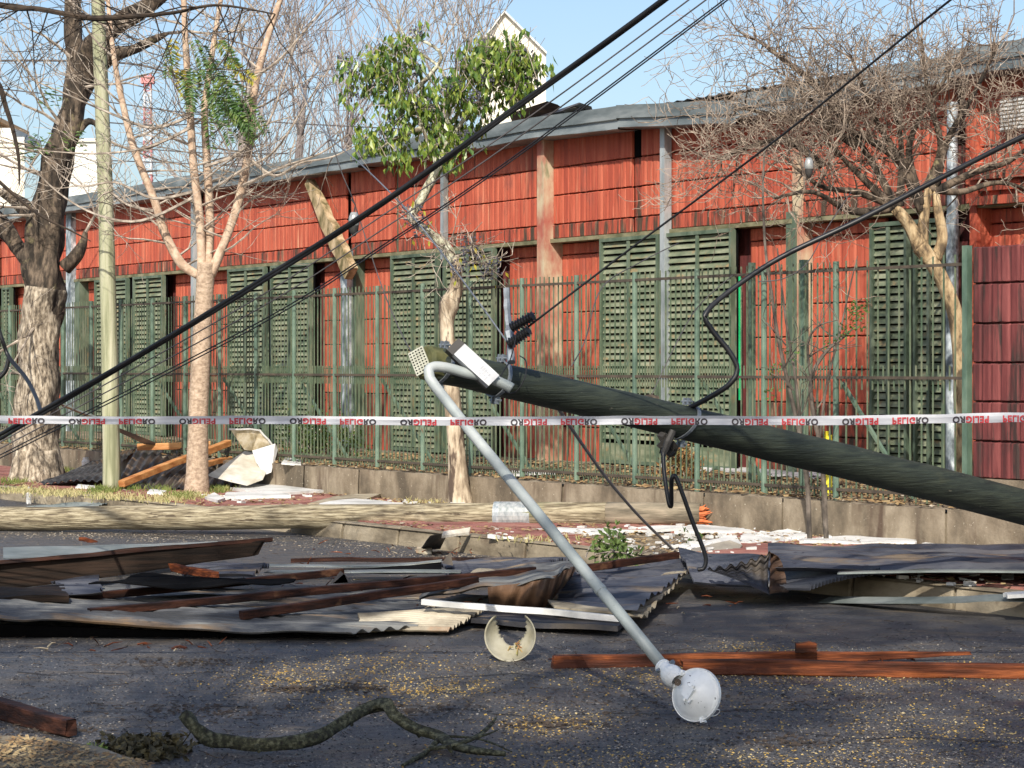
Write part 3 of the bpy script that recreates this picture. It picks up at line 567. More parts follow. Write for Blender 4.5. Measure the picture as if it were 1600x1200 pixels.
for cx, cy, rx, ry, n in EL:
    cl = [(rd.gauss(0, .42), rd.gauss(0, .42), rd.gauss(0, .45)) for _ in range(max(3, n//11))]
    for a, b, e in cl:
        c = P(cx+a*rx, cy+b*ry, Y+e*.45); tw.tube([c-Vector((0, 0, .05)), c+rv(rd)*.10, c+rv(rd)*.2+Vector((0, 0, .12))], [.006, .004, .003], 3, cap=False)
        for _ in range(int(n/len(cl)*1.05)):
            q = c+rv(rd)*.11; leafcard(m3 if rd.random() < .3 else m, q, Vector((rd.uniform(-.6, .6), rd.uniform(-.6, .6), -1)), rd.uniform(.06, .135), rd.uniform(.036, .058), rd)
        if rd.random() < .22:
            for _ in range(22): o = c+rv(rd)*.07; bm.obox(o, (.008, 0, 0), (0, .008, 0), (0, 0, .008))
for cx, cy in ((740, 400), (765, 425), (770, 415), (645, 335), (655, 355), (720, 420), (735, 385)):
    c = P(cx, cy, Y-.15)
    for _ in range(40): o = c+rv(rd)*.10; bm.obox(o, (.008, 0, 0), (0, .008, 0), (0, 0, .008))
    for _ in range(6): tw.tube([c+rv(rd)*.05, c+rv(rd)*.14, c+rv(rd)*.25], .004, 3, cap=False)
    for _ in range(5): leafcard(m2, c+rv(rd)*.15, Vector((0, 0, -1))+rv(rd)*.5, .07, .03, rd)
build(m, 'crown', 'leaf_green', ct); build(m3, 'darker_leaves', 'leaf_dark', ct); build(m2, 'yellow_leaves', 'leaf_yellow', ct); build(bm, 'berries', 'berry', ct)
pr = dict(curl=.25, up=.04, rmin=.003, kids=(2, 4), ang=(.4, 1.0), len=(.5, .75))
for x, y in ((700, 380), (712, 400), (650, 345), (690, 110), (640, 70), (745, 90)):
    for _ in range(3): twigs(tw, P(x, y, Y), Vector((rd.uniform(-.3, 1), -.3, rd.uniform(-.4, .6))), .45, .008, 2, rd, pr)
for x, y in ((640, 90), (690, 70), (620, 50), (730, 80), (760, 70)):
    for _ in range(3): twigs(tw, P(x, y, Y+.3), Vector((rd.uniform(-.6, .6), 0, 1)), .6, .008, 2, rd, pr)
build(tw, 'twigs', 'twig', ct, kind='stuff')
# --- spreading leafless tree at the right, behind the railing
Y = 18.5
rt = thing('leafless_tree', 'spreading leafless tree with tangled brown twigs against the warehouse at the right', 'tree', P(1505, 770, Y))
m = MB(); limb(m, px_pts([(1508, 790), (1506, 700), (1503, 600), (1499, 530), (1490, 480), (1474, 440), (1452, 405), (1436, 385)], Y), [.09, .075, .07, .066, .062, .062, .066, .075], 12, 5, .14)
for pts, rr in (([(1440, 392), (1420, 350), (1398, 325)], [.07, .055, .045]), ([(1440, 392), (1444, 340), (1452, 290)], [.06, .045, .035]), ([(1462, 405), (1472, 370), (1464, 320), (1462, 290)], [.05, .045, .038, .03])): limb(m, px_pts(pts, Y), rr, 9, 5, .15)
build(m, 'trunk', 'bark_yellow', rt, smooth=True)
m = MB(); rd = random.Random(21); prc = dict(curl=.42, up=.04, rmin=.0027, kids=(2, 3), ang=(.4, 1.15), len=(.52, .85))
LM = [[(1398, 325), (1360, 290), (1320, 250), (1285, 215, -.2)], [(1400, 325), (1372, 270), (1330, 200, .2), (1290, 130, .2)], [(1405, 322), (1408, 270), (1405, 200), (1380, 120)], [(1440, 330), (1400, 240), (1370, 190), (1330, 90, -.3)], [(1450, 290), (1470, 230), (1450, 150), (1440, 60)], [(1462, 290), (1480, 220), (1520, 150), (1560, 70)], [(1460, 300), (1520, 270), (1580, 250), (1640, 200)], [(1400, 322), (1340, 300), (1280, 290, -.3), (1220, 240, -.3)], [(1395, 325), (1330, 330), (1270, 300, -.4), (1210, 310, -.5)], [(1450, 292), (1500, 300), (1560, 285), (1620, 300)], [(1440, 320), (1420, 240), (1440, 180), (1500, 90)], [(1340, 230), (1280, 190), (1220, 180), (1160, 170)], [(1330, 200), (1270, 130), (1220, 90), (1180, 60)], [(1285, 260), (1230, 220), (1170, 230), (1120, 250)], [(1420, 260), (1360, 220), (1300, 190), (1240, 130)]]
tips = 0; fine = MB()
for pts in LM:
    sp_, rr = limb(m, px_pts(pts, Y), [.042, .030, .020, .010], 7, 5, .1)
    for k in range(4, len(sp_)):
        for _ in range((1 if rd.random() < .8 else 0) if k < 9 else (2 if rd.random() < .6 else 1)):
            d = (sp_[min(k, len(sp_)-1)]-sp_[k-1]).normalized(); twigs(fine, sp_[k], d*.5+rv(rd)*.9+Vector((0, 0, .25)), rd.uniform(.35, .75), .0085, 3, rd, prc)
build(m, 'limbs', 'bark_dark', rt, smooth=True); build(fine, 'twigs', 'twig_pink', rt)
# --- leafless sapling in the pavement
Y = 17.6
sg_ = thing('sapling', 'slim twin stemmed sapling with a few small leaves growing from the pavement', 'sapling', P(1278, 846, Y))
m = MB()
for pts, rr in (([(1291, 848), (1288, 780), (1282, 700), (1270, 640), (1268, 590), (1290, 550), (1320, 525), (1338, 508)], [.022, .021, .020, .019, .018, .015, .010, .004]), ([(1265, 848), (1262, 770), (1252, 690), (1236, 620), (1216, 530), (1206, 460), (1196, 390), (1192, 300), (1195, 230)], [.021, .02, .02, .018, .015, .013, .011, .009, .007]), ([(1252, 690), (1244, 600), (1228, 500), (1216, 400), (1214, 388)], [.014, .012, .01, .007, .003]), ([(1280, 690), (1292, 600), (1312, 520), (1330, 440), (1340, 400)], [.012, .010, .008, .006, .003]), ([(1268, 600), (1262, 540), (1278, 510), (1310, 500)], [.012, .01, .008, .003])):
    limb(m, px_pts(pts, Y), rr, 7, 4, .1)
rd = random.Random(9); pr = dict(curl=.25, up=.05, rmin=.003, kids=(2, 3), ang=(.4, 1.0), len=(.5, .75))
for x, y in ((1270, 600), (1262, 560), (1240, 610), (1250, 650), (1228, 540), (1290, 552), (1312, 530), (1225, 580), (1275, 640)):
    for _ in range(2): twigs(m, P(x, y, Y), Vector((rd.uniform(-1, 1), rd.uniform(-.4, .4), rd.uniform(0, 1))), .3, .007, 1, rd, pr)
build(m, 'stems', 'stem_dark', sg_)
m = MB()
for x, y, n in ((1335, 490, 60), (1345, 480, 30), (1322, 515, 40), (1300, 530, 25), (1210, 580, 22), (1205, 620, 16), (1238, 550, 18), (1345, 505, 20)):
    for _ in range(n): leafcard(m, P(x, y, Y)+rv(rd)*.06, rv(rd), .035, .018, rd)
build(m, 'leaves', 'leaf_dark', sg_)
# --- bare trees beyond the roof
for i, (x, Yb, top, lab, tones) in enumerate(((385, 46, -40, 'bare grey tree beyond the roof between the young tree and the leafy tree', 7), (470, 52, 10, 'thin bare tree beyond the roof just right of the young tree limbs', 6), (545, 60, 50, 'small bare tree showing above the roof just left of the leafy crown', 5), (690, 50, 20, 'bare tree whose fine twigs show above the leafy green crown', 6), (850, 75, 130, 'low bare treetop just above the roof right of the white gable', 4))):
    bx = P(x, 300, Yb); tb = thing('background_tree', lab, 'tree', (bx.x, bx.y, 0), 'bare trees beyond the roof')
    m = MB(); ht = P(x, top, Yb).z; rd = random.Random(40+i)
    sp_, rr = limb(m, [(bx.x, bx.y, 0), (bx.x+.1, bx.y, ht*.3), (bx.x-.1, bx.y, ht*.55), (bx.x+.1, bx.y, ht*.8)], [.22, .17, .12, .05], 8, 4, .1); build(m, 'trunk', 'twig_grey', tb)
    m = MB(); prb = dict(curl=.16, up=.12, rmin=.0075, kids=(2, 4), ang=(.3, .8), len=(.5, .75))
    for k in range(5, len(sp_)):
        for _ in range(2 if i < 4 else 1): twigs(m, sp_[k], Vector((rd.uniform(-1, 1), rd.uniform(-1, 1), rd.uniform(.4, 1.2))), ht*rd.uniform(.16, .30)*(.5 if i == 4 else 1), .035, 3, rd, prb)
    build(m, 'crown', 'twig_grey', tb)
# --- near branch crossing the top left corner
ob = thing('overhanging_branch', 'thin dark branch hanging across the top left corner in front of the trees', 'branch', P(0, 8, 15))
m = MB(); sp_, rr = limb(m, px_pts([(-500, -250), (-200, -40), (0, 8), (60, 14), (140, 28), (200, 26), (270, 20), (340, 8), (430, 22)], 15), [.05, .034, .022, .020, .019, .018, .013, .009, .004], 8, 5, .1)
rd = random.Random(8); pr = dict(curl=.30, up=-.02, rmin=.0022, kids=(2, 4), ang=(.4, 1.1), len=(.5, .8))
for k in range(12, len(sp_)): twigs(m, sp_[k], Vector((rd.uniform(-1, .6), rd.uniform(-.5, .5), rd.uniform(-1, .4))), rd.uniform(.3, .7), .006, 2, rd, pr)
limb(m, px_pts([(-150, 20), (-20, 110), (10, 170), (28, 240), (30, 290)], 15), [.03, .022, .018, .012, .004], 7, 5, .1)
limb(m, px_pts([(-60, 230), (0, 285), (60, 335), (110, 360), (142, 377)], 15), [.02, .014, .011, .007, .003], 6, 5, .1)
build(m, 'bark', 'twig_litter', ob)
# --- climbing stems up the wall left of the round pipe tangle are part of the tree; shrubs behind the railing
for lab, blobs, mt in (('low green bush behind the railing right of the broken white panels', [(455, 672, .22, 90), (480, 690, .22, 90)], 'leaf_shade'), ('dark green leafy bush behind the railing below the metal clad post', [(510, 678, .25, 110), (540, 690, .25, 110), (500, 700, .18, 60)], 'leaf_shade'), ('reddish dry plant behind the railing under the fallen pole', [(1060, 715, .13, 90), (1052, 740, .15, 110), (1080, 735, .12, 70)], 'dry_red')):
    x0, y0 = blobs[0][:2]; s = FEN.s(x0, -.8); sb_ = thing('shrub', lab, 'shrub', FEN.at(s, .43, -.8)); m = MB(); m2 = MB(); rd = random.Random(x0)
    for x, y, r_, n in blobs:
        c = FEN.pt(x, y, -.8); b = Vector((c.x, c.y, .42))
        for _ in range(7): m2.tube([b+rv(rd)*.04, b.lerp(c, .6)+rv(rd)*.08, c+rv(rd)*r_], .006, 3, cap=False)
        for _ in range(n*3): leafcard(m, c+Vector((rd.gauss(0, .5), rd.gauss(0, .5), rd.gauss(0, .55)))*r_, rv(rd)+Vector((0, 0, .3)), .06, .028, rd)
    build(m2, 'stems', 'twig', sb_); build(m, 'foliage', mt, sb_)
# --- street trees behind the camera whose crowns shade the road
SUN_GAPS = [(P(700, 585, 11.2), .18), (P(770, 690, 10.9), .22), (P(850, 800, 10.5), .14), (P(645, 972, 12.6), .34), (P(470, 960, 12.7), .24), (P(260, 960, 12.8), .22), (P(1480, 1050, 11.1), .75), (P(1330, 1030, 11.6), .3), (P(660, 1040, 11.4), .5), (P(480, 1058, 10.9), .4), (P(1300, 1190, 8.6), .5), (P(1230, 880, 14.5), .35), (P(1010, 925, 14), .35), (P(780, 560, 11.4), .16), (P(1450, 1110, 9.9), .45), (P(860, 1125, 9.6), .35), (P(800, 945, 13), .35), (P(1320, 860, 15.8), .4), (P(80, 1180, 8.9), .5)]  # gaps cut in the unseen crowns so sun patches land on chosen spots
rd = random.Random(77)
for i, (x, y, h, lab, cls) in enumerate(((-3.4, -4.0, 12.2, 'broad street tree on the near pavement behind the camera, left one', 22), (1.2, -5.5, 12.8, 'broad street tree on the near pavement behind the camera, middle one', 21), (5.8, -6.0, 12.2, 'broad street tree on the near pavement behind the camera, right one', 20))):
    t = thing('shade_tree', lab, 'tree', (x, y, 0), 'street trees on the near pavement')
    m = MB(); sp_, rr = limb(m, [(x, y, 0), (x+.2, y, 3), (x-.1, y+.2, 6.5), (x, y+.4, 10)], [.35, .28, .22, .1], 10, 4, .1); build(m, 'trunk', 'bark_dark', t)
    m = MB(); lm = MB()
    for _ in range(cls):
        a = rd.uniform(0, 2*pi); rr_ = sqrt(rd.random())*3.4; c = Vector((x+cos(a)*rr_, y+sin(a)*rr_*1.15, h+rd.gauss(0, 1.25)-rr_*.35))
        lm.tube([Vector((x, y+.3, 7.5)), Vector((x, y+.3, 9)).lerp(c, .5), c], [.09, .06, .02], 5, cap=False)
        for _ in range(330):
            q = c+Vector((rd.gauss(0, .55), rd.gauss(0, .55), rd.gauss(0, .38)))
            if not any(((q-T)-SD*(q-T).dot(SD)).length < r_ for T, r_ in SUN_GAPS): leafcard(m, q, rv(rd), .20, .12, rd)
    build(lm, 'limbs', 'bark_dark', t); build(m, 'crown', 'leaf_shade', t)
# ================= BACKGROUND BUILDINGS, MAST =================
gb = thing('white_gable_house', 'cream house end with pointed gable rising behind the leafy crown', 'house', P(795, 300, 60))
def slabwall(pts, Y, th=.4, dy=None):
    m = MB(); f = [P(x, y, Y) for x, y in pts]; b = [p+Vector(dy or (0, 6, 0)) for p in f]; k = len(f)
    m.add(f+b, [tuple(reversed(range(k))), tuple(k+i for i in range(k))]+[(i, (i+1) % k, (i+1) % k+k, i+k) for i in range(k)]); return m
build(slabwall([(752, 640), (752, 67), (788, 19), (853, 84), (853, 640)], 60, dy=(-.12, 8, 0)), 'wall', 'white_build', gb)
m = MB(); a, b, c = P(752, 66, 59.95), P(788, 18, 59.95), P(854, 83, 59.95)
for u, v in ((a, b), (b, c)):
    m.obox((u+v)/2+Vector((-.06, 4, 0)), (v-u)/2, Vector((-.06, 4.1, 0)), (0, 0, .03))
build(m, 'roof', 'far_white', gb)
fb = thing('white_apartment_block', 'plain white block beyond the roof between the old tree and the greenish pole', 'building', P(142, 310, 80))
build(slabwall([(108, 640), (108, 219), (173, 219), (173, 640)], 80, dy=(-1.95, 10, 0)), 'wall', 'far_white', fb)
m = MB(); m.obox(P(140, 219, 80.0), (.78, 0, 0), (0, .1, 0), (0, 0, .06)); build(m, 'parapet', 'white_build', fb)
fb = thing('cream_apartment_block', 'cream block with an orange topped roof room at the far left edge', 'building', P(10, 310, 70))
build(slabwall([(-80, 640), (-80, 214), (38, 214), (38, 640)], 70, dy=(-2.4, 10, 0)), 'wall', 'white_build', fb)
build(slabwall([(-30, 214), (-30, 200), (22, 200), (22, 214)], 71, dy=(0, 4, 0)), 'roof_room', 'far_white', fb)
m = MB(); m.obox(P(-4, 198, 73), (.58, 0, 0), (0, 2.2, 0), (0, 0, .07)); build(m, 'roof', 'far_orange', fb)
mt = thing('lattice_mast', 'red and white lattice radio mast far beyond the warehouse roof', 'mast', (P(231, 570, 300).x, 300, 0))
for i in range(10):
    y0 = 116+i*26; y1 = y0+26; m = MB(); w = .42+.02*i
    c = [Vector((sx*w, sy*w, 0)) for sx, sy in ((-1, -1), (1, -1), (1, 1), (-1, 1))]; lo, hi = P(231, y1, 300), P(231, y0, 300)
    for k in range(4):
        m.tube([lo+c[k], hi+c[k]], .09, 4)
        for q in range(3): a = lo.lerp(hi, q/3); b = lo.lerp(hi, (q+1)/3); m.tube([a+c[k], b+c[(k+1) % 4]], .05, 3); m.tube([a+c[k], a+c[(k+1) % 4]], .05, 3)
    if i == 0: m.obox(hi+Vector((0, 0, -.8)), (.9, 0, 0), (0, .6, 0), (0, 0, .5))
    build(m, 'mast_section', 'mast_red_hazed' if i % 2 == 0 else 'mast_white', mt)
# ================= UTILITY POLES =================
wp = thing('standing_wood_pole', 'upright weathered greenish wooden pole standing on the pavement between the two left trees', 'utility pole', G(173, 768, .15))
m = MB(); sp_, rr = limb(m, px_pts([(175, 775), (172, 600), (166, 350), (159, 150), (153, 0), (146, -200), (142, -320)], 24.95), [.102, .096, .088, .082, .076, .07, .066], 18, 5, .035); build(m, 'shaft', 'pole_green', wp, smooth=True)
# fallen tan pole along the kerb
A = P(-40, 811.5, 20.75); B = P(1098, 803.5, 19.25); fp = thing('fallen_wood_pole', 'long tan wooden pole lying along the kerb with a broken orange end', 'utility pole', A.lerp(B, .5)-Vector((0, 0, .11)))
A = P(-260, 813, 21.0); K = P(948, 804, 19.45)
m = MB(); n = 26; pts = [A.lerp(K, i/n)+Vector((0, 0, noise.noise(Vector((i*.35, 0, 0)))*.02)) for i in range(n+1)]; m.tube(pts, [.112+.004*noise.noise(Vector((i*.8, 4, 0))) for i in range(n+1)], 22, wob=.03); build(m, 'shaft', 'pole_tan', fp, smooth=True)
m = MB(); K2 = P(1094, 803, 19.26); pts = [K.lerp(K2, i/5) for i in range(6)]; m.tube(pts, [.110, .108, .106, .10, .104, .092], 18, wob=.10); build(m, 'weathered_end', 'pole_grey', fp, smooth=True)
m = MB(); rd = random.Random(4)
for i in range(26):
    o = K2+Vector((0, rd.uniform(-.06, .06), rd.uniform(-.09, .06))); m.tube([o-Vector((.03, 0, 0)), o+Vector((.02, 0, 0)), o+Vector((rd.uniform(.05, .12), rd.uniform(-.02, .02), rd.uniform(-.025, .03)))], [.016, .014, .002], 4, tw=rd.random())
build(m, 'splintered_end', 'broken_wood', fp)
m = MB()
for k in range(2):
    a = P(773+k*48, 804.8, 19.66); b = P(782+k*48, 804.8, 19.65); m.tube([a, b], .123, 22, cap=False)
a = P(773, 804.8, 19.66); b = P(830, 804.6, 19.6); m.tube([a, b], .122, 22, cap=False); build(m, 'plastic_wrap', 'plastic_clear', fp)
# leaning dark pole with lamp arm
TIP = P(664, 566, 11.3); END = P(1880, 868, 15.6); AX = (END-TIP).normalized()
dp = thing('fallen_dark_pole', 'leaning dark green utility pole crossing the picture with a lamp arm at its tip', 'utility pole', (END.x, END.y, 0))
m = MB(); n = 30; L = (END-TIP).length
pts = [TIP+AX*L*i/n for i in range(n+1)]; pts = [p+Vector((0, 0, .03*sin(i/n*pi)))+Vector((0, 0, noise.noise(Vector((i*.4, 9, 0)))*.006)) for i, p in enumerate(pts)]
pts = pts[:1]+[pts[0]+AX*.10]+pts[1:]
m.tube(pts, [.078, .094]+[.088+(.130-.088)*i/n for i in range(n)], 24, wob=.018); build(m, 'shaft', 'pole_dark', dp, smooth=True)
m = MB(); m.lathe(TIP-AX*.012, AX, [(.0, .001), (0, .078), (.02, .092), (.16, .093), (.17, .085)], 10); build(m, 'cut_tip', 'pole_tip', dp)
# tin plate with punched holes on the tip face
side = AX.cross(Vector((0, 0, 1))).normalized(); upv = side.cross(AX).normalized(); ang = radians(34); pu = (upv*cos(ang)-side*sin(ang)); nx = (AX*.8+Vector((0, .75, 0))).normalized(); ps = nx.cross(pu).normalized(); pu = ps.cross(nx).normalized(); pc = TIP-AX*.034
m = MB(); m.obox(pc, ps*.046, pu*.066, nx*.003); po = build(m, 'tin_plate', 'plate_tin', dp, base=pc)
m = MB()
for i in range(5):
    for j in range(8): o = pc-nx*.0042+ps*(-.035+.0175*i)+pu*(-.054+.0155*j); m.obox(o, ps*.0045, pu*.0032, nx*.0006)
build(m, 'punched_holes', 'black', po)
def paxis(px):     # centre of the pole at photo column px
    best = min(range(200), key=lambda i: abs((lambda q: 800+F*q.x/q.y)(TIP+AX*L*i/200)-px)); t = best/200; return TIP+AX*L*t+Vector((0, 0, .03*sin(t*pi)))
for px, r_, tilt in ((692, .095, .12), (776, .097, .1), (1070, .106, .35)):
    c = paxis(px); m = MB(); ring = []; a = AX.cross(Vector((0, 0, 1))).normalized(); b = a.cross(AX).normalized()
    for i in range(25): t = i/24*2*pi; ring.append(c+(a*cos(t)+b*sin(t))*r_+AX*tilt*.15*sin(t))
    for i in range(24):
        p, q = ring[i], ring[i+1]; mid = (p+q)/2; m.obox(mid, (q-p)/2*1.03, AX*.011, (mid-c).normalized()*.004)
    for sgn in (1, -1):
        o = c+b*sgn*(r_+.016)+a*.02; m.obox(o, AX*.013, b*.02, a*.005); m.obox(o-a*.035, AX*.013, b*.02, a*.005); m.tube([o-a*.06, o+a*.03], .007, 6)
    build(m, 'clamp_band', 'clamp_grey', dp)
m = MB(); c = paxis(1022)+Vector((0, 0, .105)); m.lathe(c-Vector((.05, 0, .01)), (1, .4, -.1), [(0, .001), (.01, .02), (.05, .028), (.09, .022), (.10, .001)], 10); build(m, 'wood_knot', 'bark_dark', dp)
# lamp arm
m = MB(); arm = px_pts([(800, 607, -.17), (789, 601, -.17), (760, 589, -.18), (729, 583, -.2), (708, 577, -.22), (694, 574, -.24), (680, 573, -.26), (671, 577, -.28), (671, 587, -.30), (679, 602, -.33), (735, 674, -.52)], 11.36); e0 = arm[-1]; e1 = P(1041, 1047, 9.62)
lo = smooth_path(arm, 3); m.tube(lo+[e0.lerp(e1, t) for t in (.2, .4, .6, .61, .8, 1)], .0268, 16); build(m, 'lamp_arm', 'arm_grey', dp, smooth=True)
m = MB(); q = e0.lerp(e1, .69); d = (e1-e0).normalized(); m.tube([q-d*.01, q+d*.015], .0295, 16); build(m, 'arm_weld', 'arm_grey', dp)
# ballast box
Yb = 11.12; c4 = [P(708, 554, Yb), P(725, 537.5, Yb+.02), P(781, 585, Yb+.02), P(763, 604, Yb)]
u = (c4[3]-c4[0]); v = (c4[1]-c4[0]); nn = u.cross(v).normalized(); nn = nn if nn.y < 0 else -nn
m = MB(); m.obox((c4[0]+c4[2])/2-nn*.035, u/2, v/2, nn*.034); bo = build(m, 'ballast_box', 'box_white', dp)
m = MB(); m.obox((c4[0]+c4[1])/2-u*.085-nn*.035, u*.085, v*.54, nn*.038); build(m, 'end_cap', 'box_dark', bo)
m = MB(); m.obox((c4[0]+c4[2])/2-nn*.08, u*.5, v*.56, nn*.012); build(m, 'mounting_plate', 'box_dark', bo)
m = MB(); rd = random.Random(2)
for i in range(5):
    for j in range(7):
        if rd.random() < .75: o = c4[0]+u*(.62+.055*i)+v*(.2+.09*j)+nn*.0006; m.obox(o, u*.018, v*.035*rd.uniform(.5, 1), nn*.0004)
build(m, 'printed_label', 'print_grey', bo)
# lamp head
lc = P(1089, 1086, 9.5); axl = Vector((.55, .80, -.24)).normalized(); neck = e1
lh = build((lambda m: (m.lathe(lc-axl*.085, axl, [(.02, .001), (.02, .034), (.026, .044), (.043, .074), (.060, .096), (.070, .104), (.072, .112), (.084, .113), (.086, .106), (.080, .098), (.06, .082), (.03, .036), (.025, .001)], 32), m)[1])(MB()), 'lamp_shade', 'lamp_white', dp, smooth=True, base=lc)
nb = lc-axl*.060; d = (nb-neck).normalized()
m = MB(); m.lathe(neck-d*.035, d, [(0, .030), (0, .036), (.012, .037), (.014, .033), (.045, .033), (.047, .037), (.052, .037), (.060, .044), (.080, .049), (.105, .047), (.125, .038), (.135, .030)], 20); build(m, 'socket_housing', 'lamp_white', dp, smooth=False)
m = MB(); e_ = d.cross(axl).normalized(); m.obox(nb-d*.01-axl*.008+Vector((.0, 0, -.03)), d*.026, e_*.010, axl*.012); m.obox(nb-axl*.004-d*.008, d*.026, e_*.026, axl*.016); m.tube([nb-e_*.04-axl*.012, nb+e_*.04-axl*.012], .008, 8); build(m, 'hinge_bracket', 'lamp_white', dp)
m = MB()
for q_, r_ in ((neck-d*.02+Vector((.028, -.01, .022)), .011), (neck-d*.02+Vector((-.03, -.02, -.012)), .010)): m.tube([q_, q_+Vector((.012, -.012, .008))], r_, 6)
build(m, 'collar_bolt', 'clamp_grey', dp)
m = MB(); m.lathe(lc, axl, [(-.012, .1115), (-.014, .1165), (.002, .118), (.006, .114)], 36); build(m, 'dish_rim', 'lamp_white', dp)
m = MB(); o = neck.lerp(nb, .50)+Vector((-.006, -.047, .004)); m.lathe(o, (0, -1, 0), [(0, .017), (.004, .016), (.0045, .001)], 7); build(m, 'missing_cover_hole', 'bark_dark', dp)
a = axl.cross(Vector((0, 0, 1))).normalized(); b = axl.cross(a)
for t in (1.15, 4.0, 3.4):
    m = MB(); e = a*cos(t)+b*sin(t); o = lc-axl*.006+e*.116; m.obox(o, e*.011, axl*.016, e.cross(axl)*.008); m.tube([o-axl*.02, o+axl*.02], .005, 6); build(m, 'rim_clip', 'lamp_white', dp)
m = MB(); m.tube(smooth_path([lc+axl*.01+b*.06+a*.05, lc+axl*.05+b*.05+a*.09, lc+axl*.06+b*.075+a*.07, lc+axl*.01+b*.09+a*.03], 4), .0022, 5); build(m, 'wire_guard', 'lamp_white', dp)
m = MB(); m.lathe(lc, axl, [(-.008, .095), (.012, .085), (.024, .05), (.028, .001)], 20); build(m, 'lens', 'lamp_inner', dp)
# broken glass bowl on the road: bowl standing on its rim with a bite out of the top
bc = P(797, 1001, 11.5); br = .136; pb = MB(); nu, nv = 14, 40; bax = Vector((-.15, -1, .12)).normalized(); ba = Vector((1, 0, 0)); bb = bax.cross(ba).normalized(); bb = bb if bb.z > 0 else -bb
vsl = []; keep = set()
for i in range(nu+1):
    ph = i/nu*1.35
    for j in range(nv):
        t = j/nv*2*pi; vsl.append(bc+(ba*cos(t)+bb*sin(t))*br*sin(ph)/sin(1.35)-bax*(br*.9*(cos(ph)-cos(1.35)))*1.0)
def inb(i, j):
    ph = (i+.5)/nu*1.35; t = (j+.5)/nv*2*pi; x = cos(t)*sin(ph)/sin(1.35); y = sin(t)*sin(ph)/sin(1.35)
    return not (x*x/.36+(y-.62)**2/.95 < 1+.10*noise.noise(Vector((x*5, y*5, 0))) and y > -.35)
pb.add(vsl, [(i*nv+j, i*nv+(j+1) % nv, (i+1)*nv+(j+1) % nv, (i+1)*nv+j) for i in range(nu) for j in range(nv) if inb(i, j)])
bw = build(pb, 'broken_lamp_bowl', 'glass_cream', smooth=True, label='broken cream lamp bowl standing on the road with its top bitten out', cat='lamp bowl')
md = bw.modifiers.new('s', 'SOLIDIFY'); md.thickness = .006
bw.location.z += (br-bc.z) if bc.z-br < 0 else 0
m = MB(); rd = random.Random(6)
for _ in range(10): o = P(800+rd.uniform(-12, 14), 1008+rd.uniform(-6, 6), 11.55); m.tube([o, o+rv(rd)*.05], .003, 4)
build(m, 'leaf_scrap', 'dry_red', label='few dry brown stalks caught inside the broken lamp bowl', cat='dry stalks')
# ================= CABLES =================
def cable(name, lab, pts, r, mat, cat='cable', group=None, n=8, k=6, parent=None):
    m = MB(); m.tube(smooth_path([P(*q) for q in pts], k), r, n); return build(m, name, mat, parent, smooth=True, label=lab, cat=cat, group=group)
cable('power_cable', 'thick black power cable slanting from the top centre down to the left edge', [(-200, 795, 13.2), (0, 679, 12.6), (200, 564, 12), (400, 442, 11.5), (600, 314, 11), (800, 171, 10.6), (1035, 0, 10), (1300, -205, 9.4)], .0125, 'cable')
cable('power_cable', 'black power cable twisted tightly alongside the thick slanting one', [(-200, 803, 13.2), (0, 686, 12.6), (200, 568, 12.03), (400, 447, 11.5), (600, 318, 11.02), (800, 175, 10.6), (1035, 4, 10.02), (1300, -200, 9.4)], .010, 'cable')
W = [((-150, 765), (0, 691), (400, 467), (600, 335), (800, 202), (1076, 0), (1300, -175), 'upper'), ((-150, 775), (0, 701), (400, 485), (600, 357), (800, 222), (1103, 0), (1300, -150), 'middle'), ((-150, 785), (0, 711), (400, 506), (600, 382), (800, 247), (1131, 0), (1300, -130), 'lower'), ((-150, 790), (0, 716), (400, 511), (600, 386), (800, 251), (1137, 0), (1300, -126), 'lowest')]
for i, w in enumerate(W): cable('thin_cable', w[-1]+' one of four thin dark wires running below the thick slanting power cable', [(x, y, 13.5-.0022*(x+150)+.1*i) for x, y in w[:-1]], .0042, 'thin_wire' if i < 2 else 'cable', 'wire', 'thin wires below the power cable', 5)
cable('taut_wire', 'taut dark wire from the top right down to the ribbed insulators on the pole', [(1600, -80, 9.5), (1485, 0, 9.9), (1220, 213, 10.6), (970, 400, 11.2), (822, 513, 11.45)], .0058, 'cable', 'wire')
cable('loose_cable', 'thick black cable curving from the right edge and kinking down to the dark pole', [(1720, 165, 12), (1600, 213, 12.2), (1470, 278, 12.4), (1340, 345, 12.5), (1220, 402, 12.5), (1140, 455, 12.4), (1103, 490, 12.3), (1112, 515, 12.3), (1140, 550, 12.3), (1152, 577, 12.3), (1140, 600, 12.3), (1110, 620, 12.35), (1072, 640, 12.45)], .0155, 'cable')
bc_ = thing('hanging_clamp', 'black cable clamp with short looped cable ends hanging under the dark pole', 'cable clamp', paxis(1045)-Vector((0, 0, .12)))
m = MB(); c = P(1044, 692, 12.25)
for i in range(14): m.obox(c+Vector((R.uniform(-.03, .03), R.uniform(-.02, .02), R.uniform(-.07, .05))), rv(R)*.025, rv(R)*.02, rv(R)*.018)
m.tube([P(1052, 672, 12.2), P(1044, 690, 12.2), P(1036, 712, 12.2)], [.018, .024, .016], 8); build(m, 'clamp_body', 'box_dark', bc_)
cable('cable_end', None, [(1036, 705, 12.2), (1038, 740, 12.15), (1045, 785, 12.1), (1049, 789, 12.1), (1049, 760, 12.05), (1050, 747, 12.0), (1055, 744, 12), (1064, 765, 12), (1082, 815, 12), (1099, 858, 12), (1103, 876, 12), (1099, 888, 12), (1090, 890, 12)], .012, 'cable', None, parent=bc_)
